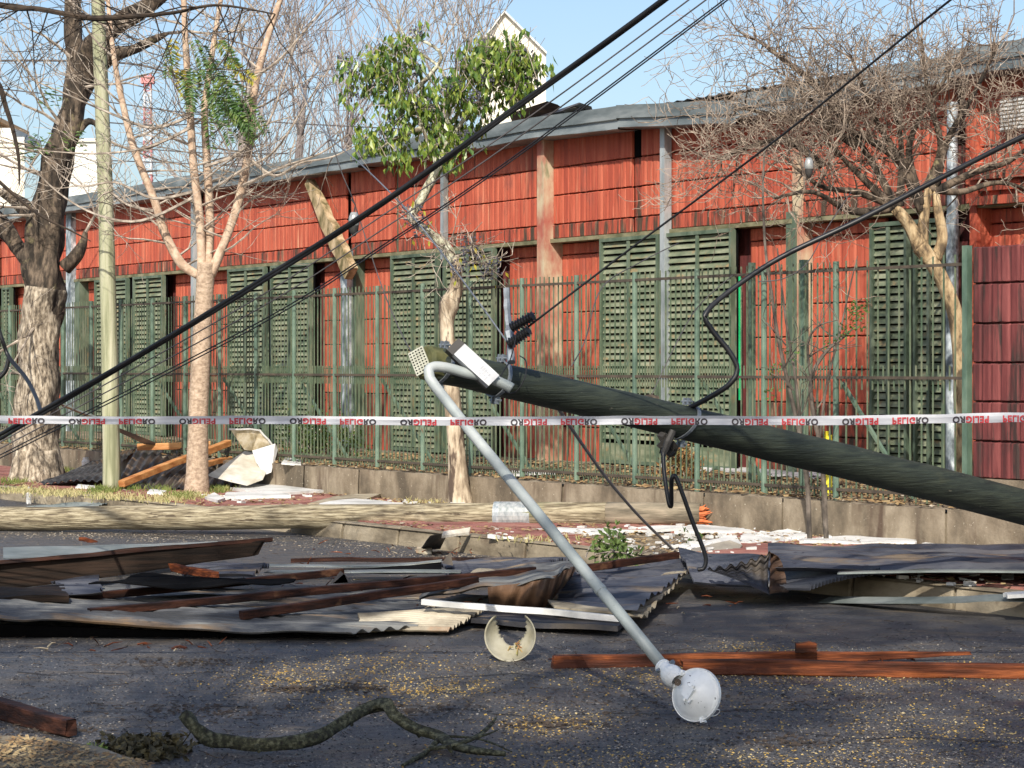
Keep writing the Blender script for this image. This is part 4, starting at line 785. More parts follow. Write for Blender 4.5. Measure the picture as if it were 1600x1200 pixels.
cable('support_strap', 'flat grey strap slanting from under the dark pole down to the fallen roofing', [(868, 632, 12.0), (900, 680, 13.2), (950, 750, 14.8), (1000, 808, 15.9), (1055, 862, 16.7)], .0105, 'cable_grey', 'strap')
cable('slack_wire', 'slack grey wire looping past the crooked tree toward the pole insulators', [(455, 100, 16), (500, 197, 15), (570, 262, 14), (640, 333, 13), (700, 408, 12.3), (750, 475, 11.8), (795, 538, 11.5)], .0045, 'cable_grey', 'wire')
cable('slack_wire', 'thin dark wire hanging over the metal clad post with a small lamp on it', [(505, 180, 15), (533, 267, 15), (552, 313, 15), (573, 377, 15), (600, 457, 14.6), (630, 527, 14), (650, 560, 13)], .004, 'thin_wire', 'wire')
cable('slack_wire', 'thin wire drooping over the railing toward the top of the dark pole', [(1060, 380, 14), (1000, 410, 13.5), (940, 450, 13), (915, 530, 12.5), (893, 572, 12)], .0035, 'thin_wire', 'wire')
cable('slack_wire', 'thin dark wire curling in front of the painted recess at the right', [(1330, 300, 16), (1290, 360, 15.8), (1262, 410, 15.6), (1225, 435, 15.5), (1185, 440, 15.5)], .0038, 'thin_wire', 'wire')
cable('slack_wire', 'thin loose wire crossing the louvres down onto the dark pole', [(1145, 430, 13), (1090, 480, 12.8), (1050, 550, 12.5), (1016, 622, 12.4)], .003, 'thin_wire', 'wire')
cable('hanging_cable', 'thick black cable loop hanging at the left edge in front of the old tree', [(-60, 440, 14), (-10, 500, 14), (3, 530, 14), (14, 558, 14), (40, 590, 13.7), (56, 620, 13.3), (64, 645, 12.9)], .013, 'cable')
cable('hanging_cable', 'short black cable stub curling back at the left edge', [(14, 558, 14), (8, 580, 14), (-12, 600, 14)], .014, 'cable')
for i, (lst, Y) in enumerate((([(-100, 96), (100, 95), (235, 105), (330, 150)], 34), ([(-100, 128), (100, 150), (280, 175), (420, 190), (560, 198), (700, 205)], 36), ([(150, 190), (250, 196), (350, 190)], 35), ([(150, 225), (300, 238), (450, 240)], 38), ([(150, 250), (300, 256), (420, 262)], 38))):
    cable('distant_wire', ['topmost', 'second', 'third', 'fourth', 'lowest'][i]+' of the thin service wires crossing the sky behind the left trees', [(x, y, Y) for x, y in lst], .010 if i else .016, 'thin_wire', 'wire', 'service wires behind the left trees', 4)
# ribbed insulators
for x0, y0, x1, y1, lab in ((800, 512, 833, 494, 'upper black ribbed insulator where the taut wire ends above the pole'), (796, 538, 826, 516, 'lower black ribbed insulator hanging beside the pole tip')):
    m = MB(); a = P(x0, y0, 11.45); b = P(x1, y1, 11.4); d = b-a; prof = []
    for i in range(9): t = i/8*d.length; prof += [(t-.003, .018), (t, .028+.004*(i % 2)), (t+.004, .018)]
    m.lathe(a, d, [(-.01, .001)]+prof+[(d.length+.01, .001)], 12); build(m, 'insulator', 'cable', label=lab, cat='insulator', group='ribbed insulators')
m = MB(); m.tube(smooth_path([P(791, 450, 11.6), P(793, 490, 11.58), P(797, 530, 11.5), P(800, 566, 11.42)], 4), [.022, .022, .02, .024, .018, .02, .018, .026, .02, .016, .02, .02, .02], 8, wob=.2); build(m, 'wire_dead_end', 'clamp_grey', label='galvanised strap fitting rising behind the insulators', cat='strap fitting')
m = MB(); m.tube(smooth_path([P(812, 500, 11.45), P(798, 560, 11.35), P(782, 590, 11.3), P(790, 612, 11.28), P(806, 612, 11.25), P(820, 590, 11.25), P(822, 565, 11.3), P(812, 556, 11.4)], 5), .0035, 6); build(m, 'loose_lead', 'cable', label='thin lead looping from the insulators round the ballast box', cat='wire')
# small lamps on wires
for x, y, Y, lab in ((553, 350, 14.9, 'small grey lamp hanging in front of the red wall above the clad post'), (1264, 262, 17.5, 'small grey lamp hanging among the leafless twigs at the right')):
    lb = thing('hanging_lamp', lab, 'lamp', P(x, y, Y), 'small lamps hung on wires'); c = P(x, y, Y)
    m = MB(); m.lathe(c+Vector((0, 0, .08)), (0, .0, -1), [(0, .001), (.0, .02), (.03, .034), (.08, .038), (.09, .034)], 14); build(m, 'lamp_body', 'lamp_inner', lb, smooth=True)
    m = MB(); m.lathe(c+Vector((0, 0, -.01)), (0, 0, -1), [(0, .034), (.04, .03), (.07, .012), (.075, .001)], 14); build(m, 'lamp_base', 'box_dark', lb, smooth=True)
    m = MB(); m.tube([c+Vector((0, 0, .08)), c+Vector((.01, 0, .13)), c+Vector((-.02, 0, .17))], .005, 6); build(m, 'hook', 'box_dark', lb)
# ================= WARNING TAPE =================
TY = 10.2; tp = thing('warning_tape', 'white barrier tape with red and black lettering stretched straight across the street', 'barrier tape', P(800, 665, TY))
def tyc(x): return 657.5-.0000035*(x-800)**2-(0 if x < 1100 else (x-1100)**2*.000010)+(.8*sin(x*.011))+.9*noise.noise(Vector((x*.02, 1, 0)))
def thh(x): return (6.0+.0009*x)*(1+.10*noise.noise(Vector((x*.012, 5, 0))))
m = MB(); nn_ = 160
def tf(u, v):
    x = -260+u*2120; y = tyc(x)+(v-.5)*2*thh(x); return P(x, y, TY+.010*noise.noise(Vector((x*.006, v*1.5, 0)))+.003*sin(x*.05+v))
m.grid(tf, nn_, 3); build(m, 'tape', 'tape_white', tp)
def text_mesh(s, mat, size):
    cu = bpy.data.curves.new('lettering', 'FONT'); cu.body = s; cu.size = size; cu.space_character = 1.12; cu.offset = .042
    o = bpy.data.objects.new('tmp', cu); C.objects.link(o); bpy.context.view_layer.update()
    me = bpy.data.meshes.new_from_object(o.evaluated_get(bpy.context.evaluated_depsgraph_get())); bpy.data.objects.remove(o); bpy.data.curves.remove(cu)
    vs_ = [v.co.copy() for v in me.vertices]; fs = [tuple(p.vertices) for p in me.polygons]; me.name = 'lettering'; return vs_, fs
TR = text_mesh('PELIG', 0, 1); TB = text_mesh('RO', 0, 1)
wr = max(v.x for v in TR[0])+.06; wb = max(v.x for v in TB[0]); W_ = wr+wb
def word(xa, xb, kind):
    for (vs_, fs), x0, mt in ((TR, 0, 'tape_red'), (TB, wr, 'tape_black')):
        m = MB(); out = []
        for v in vs_:
            u = (v.x+x0)/W_; h = v.y/.73
            if kind == 'A': u = 1-u
            h = 1-h       # upside down print
            x = xa+(xb-xa)*u; y = tyc(x)+thh(x)*(1.0-1.36*h); p = tf((x+260)/2120, min(max((y-tyc(x))/thh(x)/2+.5, 0), 1)); out.append(Vector((p.x, p.y-.0035, P(x, y, TY).z)))
        m.add(out, fs); build(m, 'lettering', mt, tp)
for k in range(-2, 10):
    x = 107.5+172.6*k
    word(x, x+57, 'A'); word(x+78, x+135, 'B')
# ================= DEBRIS =================
def corr(name, q, lab, mat, waves, amp=.009, nu=None, nv=24, bend=None, cat='roofing sheet', rag=.0, group=None, jag=0, **kw):
    """corrugated sheet; q = 4 corners (u0v0, u1v0, u1v1, u0v1); ridges run along v, waves across u"""
    a, b, c, d = [Vector(x) for x in q]; nu = nu or waves*6; m = MB(); n = (b-a).cross(d-a).normalized(); n = n if n.z > 0 else -n; sd = R.random()*50; waves = round(waves*1.8); nu = waves*6
    def f(u, v):
        vv = v
        if rag and v > .99: vv = v+rag*noise.noise(Vector((u*7, sd, 0)))
        if rag and v < .01: vv = v+rag*noise.noise(Vector((u*7, sd+9, 0)))
        p = (a*(1-u)+b*u)*(1-vv)+(d*(1-u)+c*u)*vv
        w = sin(u*waves*2*pi)*amp+noise.noise(p*1.1+Vector((sd, 0, 0)))*.04+noise.noise(p*3.5+Vector((sd, 0, 0)))*.018+abs(noise.noise(p*1.9+Vector((0, sd, 0))))*.025
        return p+n*w+(bend(u, v) if bend else Vector((0, 0, 0)))
    m.grid(f, nu, nv, .0025); return build(m, name, mat, label=lab, cat=cat, group=group, smooth=False, **kw)
def board(name, p0, p1, w, h, lab, mat, cat='timber', roll=0, seg=10, group=None, taper=None, rough=.004, splint=0, parent=None):
    """sawn timber from p0 to p1 (centre line): w deep, h high"""
    p0, p1 = Vector(p0), Vector(p1); d = (p1-p0).normalized(); s = d.cross(Vector((0, 0, 1))).normalized(); t = s.cross(d).normalized()
    if roll: s, t = s*cos(roll)+t*sin(roll), t*cos(roll)-s*sin(roll)
    m = MB(); sd = R.random()*99; vs_ = []; prof = [(-1, -.85), (-.85, -1), (.85, -1), (1, -.85), (1, .85), (.85, 1), (-.85, 1), (-1, .85)]; k = len(prof)
    for i in range(seg+1):
        u = i/seg; c = p0.lerp(p1, u)+t*noise.noise(Vector((u*2.2, sd, 0)))*.014
        if i in (0, seg): c += d*0
        f = 1
        if taper: f = 1-(1-taper)*max(0, (u-.6)/.4)
        for x, y in prof:
            e = Vector((0, 0, 0))
            if i in (0, seg) and splint: e = d*splint*noise.noise(Vector((x*3, y*3, sd)))
            vs_.append(c+s*x*(w/2*f+noise.noise(Vector((u*9, x, sd)))*rough)+t*y*(h/2*f+noise.noise(Vector((u*9, y+3, sd)))*rough)+e)
    m.add(vs_, [(i*k+j, i*k+(j+1) % k, (i+1)*k+(j+1) % k, (i+1)*k+j) for i in range(seg) for j in range(k)]+[tuple(reversed(range(k))), tuple(seg*k+j for j in range(k))])
    return build(m, name, mat, parent, label=lab, cat=cat, group=group)
def panel(name, q, th, lab, mat, cat, edge=0, seg=6, wav=.012, group=None, parent=None):
    a, b, c, d = [Vector(x) for x in q]; sd = R.random()*50; m = MB()
    def f(u, v):
        uu = u+(edge*noise.noise(Vector((v*6, sd, u))) if u in (0, 1) else 0); vv = v+(edge*noise.noise(Vector((u*6, sd+4, v))) if v in (0, 1) else 0)
        p = (a*(1-uu)+b*uu)*(1-vv)+(d*(1-uu)+c*uu)*vv; return p+Vector((0, 0, wav*noise.noise(p*2.2+Vector((sd, 0, 0)))))
    m.grid(f, seg, seg, th); return build(m, name, mat, parent, label=lab, cat=cat, group=group)
def strip(name, pts, w, th, lab, mat, cat='metal strip', tilt=0):
    m = MB(); pp = smooth_path(pts, 4)
    for i in range(len(pp)-1):
        a, b = pp[i], pp[i+1]; d = (b-a).normalized(); s = d.cross(Vector((0, 0, 1))).normalized(); t = s.cross(d)
        if tilt: s = s*cos(tilt)+t*sin(tilt); t = s.cross(d)
        m.obox((a+b)/2, (b-a)/2*1.02, s*w/2, t*th/2)
    return build(m, name, mat, label=lab, cat=cat)
# ---- pile at the left of the road (Y 12 to 17)
corr('roofing_sheet', [P(-140, 932, 13.9), P(-140, 962, 12.35), P(548, 996, 12.3), P(738, 951, 13.9)], 'long grey corrugated sheet at the front of the pile with its wavy cut end right', 'sheet_grey', 12, .012, nv=50, rag=.012, bend=lambda u, v: Vector((.34*sin(pi*u)*v**8, 0, .02)))
corr('roofing_sheet', [P(-150, 905, 15.2), P(-150, 937, 13.7), P(700, 962, 13.3), P(835, 935, 14.3)], 'grey corrugated sheet lying flat under the three brown battens', 'sheet_grey', 10, .010, nv=40)
corr('roofing_sheet', [P(560, 962, 13.0), P(560, 985, 12.6), P(700, 985, 12.55), P(760, 955, 13.1)], 'short rusty pale patch standing for sunlight on the front sheet beside the broken lamp bowl', 'sheet_pale', 6, .012, nv=16, rag=.03)  # pale patch added where sunlight falls on the same front sheet
m = MB(); a_, b_ = P(-140, 970, 12.42), P(560, 997, 12.45)  # added black strip, painted shade between the front sheet and the road
m.quad(a_, b_, Vector((b_.x, b_.y+.05, .004)), Vector((a_.x, a_.y+.08, .004))); a2, b2_ = [Vector((p.x, p.y+.02, p.z)) for p in (a_, b_)]; m.quad(Vector((a_.x, a_.y+.10, .004)), Vector((b_.x, b_.y+.07, .004)), b2_, a2); m.quad(a_, a2, b2_, b_)
build(m, 'under_sheet_shade', 'black', label='added black strip standing for the shade under the front corrugated sheet', cat='shade strip')
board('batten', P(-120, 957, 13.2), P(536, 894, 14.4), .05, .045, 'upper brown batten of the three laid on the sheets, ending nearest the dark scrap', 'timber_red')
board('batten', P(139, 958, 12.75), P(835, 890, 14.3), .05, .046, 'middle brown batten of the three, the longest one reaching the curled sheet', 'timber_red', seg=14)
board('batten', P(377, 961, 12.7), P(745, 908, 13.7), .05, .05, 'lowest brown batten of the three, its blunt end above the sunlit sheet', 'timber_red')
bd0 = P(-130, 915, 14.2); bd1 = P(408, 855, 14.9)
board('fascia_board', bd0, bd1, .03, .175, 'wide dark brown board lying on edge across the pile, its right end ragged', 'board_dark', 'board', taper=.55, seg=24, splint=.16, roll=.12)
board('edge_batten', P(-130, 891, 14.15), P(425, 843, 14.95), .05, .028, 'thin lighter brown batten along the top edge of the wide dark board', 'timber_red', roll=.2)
panel('metal_flashing', [P(5, 856, 16.0), P(340, 846, 17.2), P(345, 858, 16.6), P(5, 872, 15.3)], .004, 'pale grey green flat metal flashing behind the wide dark board', 'flashing', 'metal flashing')
panel('dark_or_shade_sheet', [P(135, 924, 13.3), P(235, 893, 14.0), P(460, 902, 14.2), P(420, 922, 13.4)], .008, 'added black sheet standing for the shade under the wide dark board', 'black', 'sheet', wav=.09, edge=.06)  # black sheet added as the shade in the void below the board
panel('dark_or_shade_sheet', [P(-60, 938, 13.0), P(-60, 908, 13.9), P(100, 916, 13.9), P(108, 935, 13.2)], .04, 'dark brown bent sheet at the left edge under the wide board', 'board_dark', 'sheet', wav=.05)
corr('roofing_sheet', [P(75, 904, 14.7), P(100, 930, 13.5), P(160, 930, 13.5), P(155, 898, 14.8)], 'small crumpled corrugated scrap in the gap below the wide dark board', 'sheet_blue', 4, .015, nv=8, rag=.08)
corr('roofing_sheet', [P(270, 880, 15.4), P(300, 903, 14.4), P(395, 901, 14.4), P(420, 882, 15.4)], 'purple grey corrugated scrap right of the wide board end', 'sheet_blue', 6, .018, nv=12, rag=.05)
board('timber_offcut', P(270, 886, 14.6), P(337, 899, 14.2), .05, .05, 'short orange brown offcut poking from under the wide dark board', 'timber_orange', splint=.03)
board('timber_offcut', P(125, 842, 17.5), P(152, 846, 17.4), .03, .03, 'tiny reddish wedge of wood on the road behind the pale flashing', 'timber_orange', taper=.3)
board('thin_batten', P(455, 876, 16.3), P(760, 874, 16.2), .04, .03, 'thin dark red batten at the back of the pile beneath the kerb', 'timber_red')
strip('pale_strip', [P(340, 882, 16.0), P(480, 884, 15.9), P(600, 884, 15.9), P(690, 876, 15.9)], .16, .006, 'pale metal strip just behind the back battens of the pile', 'flashing')
strip('pale_strip', [P(420, 893, 15.3), P(520, 893, 15.2), P(640, 892, 15.2), P(720, 893, 15.2)], .18, .006, 'second pale metal strip passing right of the upper batten end', 'flashing')
panel('dark_or_shade_sheet', [P(520, 893, 15.5), P(600, 886, 15.9), P(690, 878, 16), P(690, 888, 15.4)], .03, 'narrow black sheet between the two pale metal strips', 'black', 'sheet', wav=.03)
m = MB(); 
for a, b, c in (((690, 880), (704, 862), (708, 884)), ((516, 912), (532, 892), (552, 910)), ((520, 912), (538, 896), (545, 912))):
    Y = 15.5 if a[0] > 600 else 14.3; m.add([P(*a, Y), P(*b, Y), P(*c, Y), P(a[0], a[1], Y+.15), P(b[0], b[1], Y+.1), P(c[0], c[1], Y+.15)], [(0, 1, 2), (3, 5, 4), (0, 3, 4, 1), (1, 4, 5, 2), (0, 2, 5, 3)])
build(m, 'torn_metal_scrap', 'sheet_dark', label='small torn dark metal scraps standing up among the battens', cat='scrap')
# ---- curled sheet in the middle
def q3(m, pts, mat): pass
m = MB(); top = smooth_path([P(655, 935, 13.6), P(720, 921, 13.5), P(790, 915, 13.35), P(858, 903, 13.3), P(884, 890, 13.4), P(902, 882, 13.5)], 6)
back = smooth_path([P(660, 930, 13.9), P(720, 908, 14.3), P(790, 890, 14.8), P(840, 882, 15.2), P(880, 879, 15.3), P(903, 880, 14.9)], 6); nn_ = len(top)-1
def cs(u, v):
    i = u*nn_; k = min(int(i), nn_-1); t = i-k; a = top[k].lerp(top[k+1], t); b = back[k].lerp(back[k+1], t); return a.lerp(b, v)+Vector((0, 0, .014*sin(v*9*2*pi)+.012*sin(u*26)*(1-v)))
m.grid(cs, 70, 60, .003)
t2 = smooth_path([P(762, 917, 13.36), P(820, 910, 13.33), P(858, 903, 13.3), P(884, 890, 13.4), P(902, 882, 13.5)], 6); b2 = smooth_path([P(764, 944, 13.5), P(800, 950, 13.45), P(842, 952, 13.4), P(868, 930, 13.4), P(890, 905, 13.45)], 6)
cur = build(m, 'curled_roofing_sheet', 'sheet_grey', label='curled corrugated sheet in the middle of the pile with its rusty underside facing out', cat='roofing sheet')
m = MB(); nn2 = len(t2)-1
def cs2(u, v):
    i = u*nn2; k = min(int(i), nn2-1); t = i-k; a = t2[k].lerp(t2[k+1], t); b = b2[k].lerp(b2[k+1], t); return a.lerp(b, v)+Vector((0, -.012*sin(u*14*pi)-.05*sin(v*pi), .0))
m.grid(cs2, 60, 10, .003); build(m, 'folded_underside', 'sheet_rust', cur)
panel('cream_plate', [P(718, 918, 13.9), P(735, 896, 14.4), P(755, 889, 14.7), P(778, 893, 14.5)], .02, 'rounded cream plate tucked behind the curled sheet', 'sheet_pale', 'plate', edge=.05, wav=.05)
corr('roofing_sheet', [P(690, 880, 16.2), P(700, 898, 15.2), P(860, 885, 15.4), P(900, 872, 16.4)], 'crumpled blue grey sheet lying behind the curled one near the kerb', 'sheet_blue', 8, .014, nv=20, rag=.03)
board('white_strip', P(660, 941, 12.95), P(972, 969, 12.5), .04, .035, 'bright white wooden strip lying in front of the curled sheet', 'white_board', 'wooden strip', seg=10)
panel('dark_or_shade_sheet', [P(735, 968, 12.9), P(745, 948, 13.5), P(985, 965, 13.3), P(965, 978, 12.5)], .03, 'dark flat sheet lying under the bright white strip', 'sheet_dark', 'sheet', wav=.02)
corr('roofing_sheet', [P(888, 898, 15.3), P(868, 944, 13.2), P(992, 962, 12.75), P(1100, 876, 16.0)], 'blue grey corrugated sheet behind the lamp arm with a ragged pale right edge', 'sheet_blue', 7, .013, nv=34, rag=.02, bend=lambda u, v: Vector((0, 0, .03*v*u)))
m = MB()
panel('cream_edge_strip', [P(866, 947, 13.0), P(856, 937, 13.3), P(960, 948, 13.1), P(975, 960, 12.75)], .012, 'pale weathered strip along the front of the blue grey sheet', 'sheet_pale', 'metal strip', edge=.02)
corr('roofing_sheet', [P(966, 935, 13.95), P(978, 966, 12.72), P(1000, 968, 12.74), P(1085, 884, 15.6)], 'ragged pale end of corrugated sheet just right of the lamp arm', 'sheet_pale', 7, .012, nv=10, rag=.10)
board('dark_batten', P(905, 889, 15.0), P(1058, 867, 15.6), .045, .05, 'dark brown batten just right of the lamp arm behind the blue grey sheet', 'timber_red')
# ---- right hand sheets lying over the kerb
corr('roofing_sheet', [P(1200, 858, 16.2), P(1200, 890, 14.3), P(1720, 900, 13.7), P(1720, 851, 16.0)], 'widest blue grey corrugated sheet spread over the kerb at the right', 'sheet_blue', 4, .028, nv=60)
strip('pale_strip', [P(1310, 895, 14.05), P(1400, 893, 13.95), P(1500, 892, 13.85), P(1700, 894, 13.6)], .09, .012, 'pale straight trim along the front edge of the widest sheet', 'flashing')
corr('roofing_sheet', [P(1060, 862, 15.9), P(1085, 912, 14.4), P(1265, 926, 14.15), P(1376, 893, 14.2)], 'corrugated sheet sloping off the kerb with its sawtooth cut end toward the stones', 'sheet_blue', 11, .016, nv=30, rag=.01)
m = MB(); tA = smooth_path([P(1106, 889, 14.3), P(1140, 884, 14.2), P(1175, 875, 14.2), P(1204, 863, 14.3)], 8); tB = smooth_path([P(1106, 890, 14.3), P(1150, 905, 14.1), P(1180, 918, 14.0), P(1202, 928, 14.0)], 8); rC = smooth_path([P(1204, 863, 14.3), P(1218, 872, 14.35), P(1226, 895, 14.3), P(1232, 925, 14.2)], 8)
def cu1(u, v):
    k = u*(len(tA)-1); i = min(int(k), len(tA)-2); a = tA[i].lerp(tA[i+1], k-i); b = tB[i].lerp(tB[i+1], k-i)
    return a.lerp(b, v)+Vector((0, .12*sin(v*pi)*u+.010*sin(v*30), .014*sin(u*13*pi)*(1-v)))
m.grid(cu1, 60, 20, .003); cr_ = build(m, 'curled_sheet_end', 'sheet_dark', label='dark curled corrugated end with rusty folds at the foot of the hanging cable', cat='roofing sheet')
m = MB()
def cu2(u, v):
    k = u*(len(tA)-1)*.6+(len(tA)-1)*.4; i = min(int(k), len(tA)-2); a = tA[i].lerp(tA[i+1], k-i); kk = u*(len(rC)-1); j = min(int(kk), len(rC)-2); b = rC[j].lerp(rC[j+1], kk-j)
    return a.lerp(b, v)+Vector((0, .16*sin(v*pi), .012*sin(v*16*pi)*u))
m.grid(lambda u, v: P(1204, 863, 14.3).lerp(P(1202, 928, 14.0), u).lerp(rC[min(int(u*(len(rC)-1)), len(rC)-1)], v)+Vector((0, .06*sin(v*pi), 0))+Vector((0, -.016*sin(u*9*pi), 0)), 40, 8, .003)
build(m, 'rusty_fold', 'sheet_rust', cr_)
strip('long_flashing', [P(1288, 937, 14.35), P(1400, 938, 13.9), P(1500, 937, 13.6), P(1560, 934, 13.45), P(1700, 938, 13.1)], .12, .006, 'long thin pale flashing strip lying at the foot of the right kerb', 'flashing', tilt=-.25)
panel('white_panel_piece', [P(1040, 864, 16.7), P(1045, 852, 17.3), P(1150, 836, 17.8), P(1160, 852, 17.0)], .012, 'white edged panel leaning on the pavement behind the hanging cable', 'white_board', 'panel')
panel('panel_lower_board', [P(1050, 864, 16.65), P(1140, 845, 16.9), P(1160, 852, 16.9), P(1155, 860, 16.7)], .012, 'grey brown board beneath the white edged leaning panel', 'board_edge', 'board')  # separate grey brown board below the white panel
for i, (q, lab) in enumerate((([(1155, 845), (1165, 832), (1255, 826), (1262, 843)], 'lumpy white foam slab on the pavement left of the sapling'), ([(1250, 848), (1256, 838), (1350, 838), (1350, 847)], 'thin white foam slab around the foot of the sapling'), ([(1345, 847), (1345, 839), (1430, 842), (1430, 849)], 'straight white board beside the low wall right of the sapling'), ([(1430, 852), (1450, 844), (1520, 838), (1512, 852)], 'white board lifted at one end under the dark pole'), ([(870, 833), (870, 826), (1060, 820), (1150, 824)], 'long bright white board lying on the pavement behind the lamp arm'), ([(1060, 832), (1080, 822), (1130, 822), (1180, 830)], 'white board end beside the broken orange pole end'), ([(1575, 930), (1568, 924), (1660, 924), (1660, 930)], 'white block on the right kerb at the picture edge'), ([(1565, 903), (1565, 899), (1584, 898), (1584, 903)], 'little white foam crumb on the red pavement at the right'))):
    panel('white_debris', [G(x, y, .175) for x, y in q], .022, lab, 'white_board', 'board' if 'board' in lab else 'foam', edge=.07, wav=.03, seg=16)
# ---- middle of the pavement, kerb front
panel('dark_flap', [G(655, 860, .02), G(672, 836, .20), G(700, 832, .18), G(688, 858, .02)], .006, 'dark flexible strip draped over the kerb in the middle', 'sheet_dark', 'strip')
panel('white_scrap', [G(650, 861, .03), G(652, 855, .05), G(675, 856, .05), G(674, 862, .03)], .02, 'small pale block at the foot of the draped dark strip', 'sheet_pale', 'block')
panel('white_scrap', [G(690, 838, .17), G(693, 831, .2), G(735, 824, .22), G(733, 832, .18)], .02, 'pale board scrap lying on the kerb edge under the wrapped pole', 'white_panel', 'scrap', edge=.05)
for q, lab, mt in (([(496, 791), (500, 786), (560, 778), (622, 786)], 'neat white board behind the tan pole left of the peeled trunk', 'white_board'), ([(530, 792), (545, 785), (625, 788), (700, 789)], 'low white board scrap touching the tan pole behind', 'white_board'), ([(350, 777), (355, 768), (450, 770), (455, 775)], 'white board lying flat on the red tiles below the broken panels', 'white_board'), ([(360, 762), (400, 752), (505, 766), (420, 770)], 'long white board slanting from the broken panels to the right', 'white_board'), ([(395, 756), (400, 748), (438, 750), (438, 756)], 'short white board against the low wall by the broken panels', 'white_board'), ([(320, 776), (335, 770), (352, 778), (340, 782)], 'small white board stub at the foot of the young tree', 'white_board'), ([(230, 769), (235, 764), (260, 766), (255, 770)], 'white chip on the tiles between the pole and the young tree', 'white_board'), ([(118, 760), (122, 757), (150, 758), (148, 761)], 'thin white chip on the tiles left of the greenish pole', 'white_board'), ([(700, 789), (705, 784), (725, 784), (730, 789)], 'white board end beside the peeled trunk', 'white_board'), ([(480, 786), (520, 775), (600, 770), (560, 784)], 'fallen tan bark slab on the pavement by the low wall', 'sheet_pale')):
    panel('white_debris' if mt == 'white_board' else 'bark_slab', [G(x, y, .19) for x, y in q], .03, lab, mt, 'board' if mt == 'white_board' else 'bark', edge=.03, seg=8)
# ---- pile on the left pavement
Yp = 26.0
corr('roofing_sheet', [P(60, 755, 25.6), P(165, 752, 25.2), P(215, 700, 28.4), P(170, 716, 28.2)], 'pale corrugated sheet leaning by the foot of the greenish pole', 'sheet_grey', 5, .015, nv=16, rag=.02)
corr('roofing_sheet', [P(180, 760, 24.9), P(288, 768, 24.6), P(330, 700, 27.8), P(215, 700, 28.2)], 'dark corrugated sheet behind the young tree trunk', 'sheet_dark', 5, .02, nv=22, rag=.03)
corr('roofing_sheet', [P(225, 768, 24.5), P(360, 768, 24.8), P(375, 705, 27.4), P(300, 715, 27.0)], 'crumpled dark corrugated sheet on both sides of the young tree foot', 'sheet_dark', 4, .03, nv=18, rag=.05)
board('roof_beam', P(190, 756, 24.7), P(357, 691, 26.4), .09, .075, 'orange sunlit beam slanting across the sheets behind the young tree', 'timber_bright_orange')
board('roof_beam', P(215, 699, 27.4), P(330, 694, 27.4), .09, .085, 'orange charred beam lying level at the top of the sheet pile', 'timber_bright_orange')
board('roof_beam', P(318, 726, 25.8), P(362, 717, 26.4), .08, .06, 'short orange beam end right of the young tree trunk', 'timber_bright_orange')
panel('leaning_rusty_strip', [P(94, 629, 26.5), P(97, 633, 26.45), P(248, 694, 27.4), P(225, 692, 27.2)], .02, 'dark rusty strip leaning up behind the greenish pole', 'sheet_rust', 'metal strip')
board('leaning_angle', P(97, 631, 26.5), P(172, 661, 26.9), .04, .02, 'pale metal edge on the upper end of the leaning rusty strip', 'flashing', 'metal edge')
bp = thing('broken_white_panel', 'large cream broken wall panel propped up beside the young tree', 'panel', G(380, 757, .15))
def poly(pts, th, nm, mt, par, off=(0, .03, 0)):
    m = MB(); f = [P(*p) for p in pts]; b = [p+Vector(off) for p in f]; k = len(f); m.add(f+b, [tuple(range(k)), tuple(k+i for i in reversed(range(k)))]+[(i, i+k, (i+1) % k+k, (i+1) % k) for i in range(k)]); return build(m, nm, mt, par)
poly([(323, 743, 24.7), (382, 705, 25.6), (420, 712, 25.6), (424, 722, 25.4), (410, 750, 24.9), (386, 759, 24.6), (360, 753, 24.6)], .03, 'lower_face', 'white_panel', bp)
bp2 = thing('tilted_white_panel', 'upper tilted panel with brown fibrous face on top of the cream broken panel', 'panel', P(395, 705, 25.5))
poly([(359, 670, 25.2), (405, 672, 25.5), (423, 694, 25.6), (394, 704, 25.5), (382, 703, 25.4)], .03, 'brown_face', 'panel_brown', bp2)
for a, b in (((359, 670, 25.2), (405, 672, 25.5)), ((405, 672, 25.5), (424, 695, 25.6))):
    board('bright_edge', P(*a), P(*b), .04, .02, None, 'white_board', None, parent=bp2, seg=3)
poly([(394, 704, 25.4), (430, 693, 25.5), (434, 703, 25.5), (424, 738, 25.1), (414, 742, 25.1), (400, 722, 25.2)], .03, 'folded_flap', 'white_board', bp2)
corr('tin_scrap', [P(10, 797, 23.6), P(60, 800, 23.1), P(140, 802, 22.6), P(188, 776, 23.9)], 'pale bent tin sheet lying over the kerb edge at the left', 'flashing', 5, .008, nv=10, cat='tin sheet', rag=.05)
m = MB(); m.lathe(G(45, 788, .0)+Vector((0, 0, .0)), (0, 0, 1), [(0, .03), (.12, .028), (.14, .012), (.19, .011), (.20, .001)], 12); build(m, 'plastic_bottle', 'white_board', label='small upright pale bottle at the foot of the left kerb', cat='bottle')
m = MB(); c = RET.at(RET.s(134, .15), .16, .15); m.lathe(c, (0, 0, 1), [(0, .05), (.15, .055), (.17, .04), (.2, .04), (.2, .001)], 12); build(m, 'white_canister', 'white_board', label='small white canister standing against the low wall behind the left tree', cat='canister')
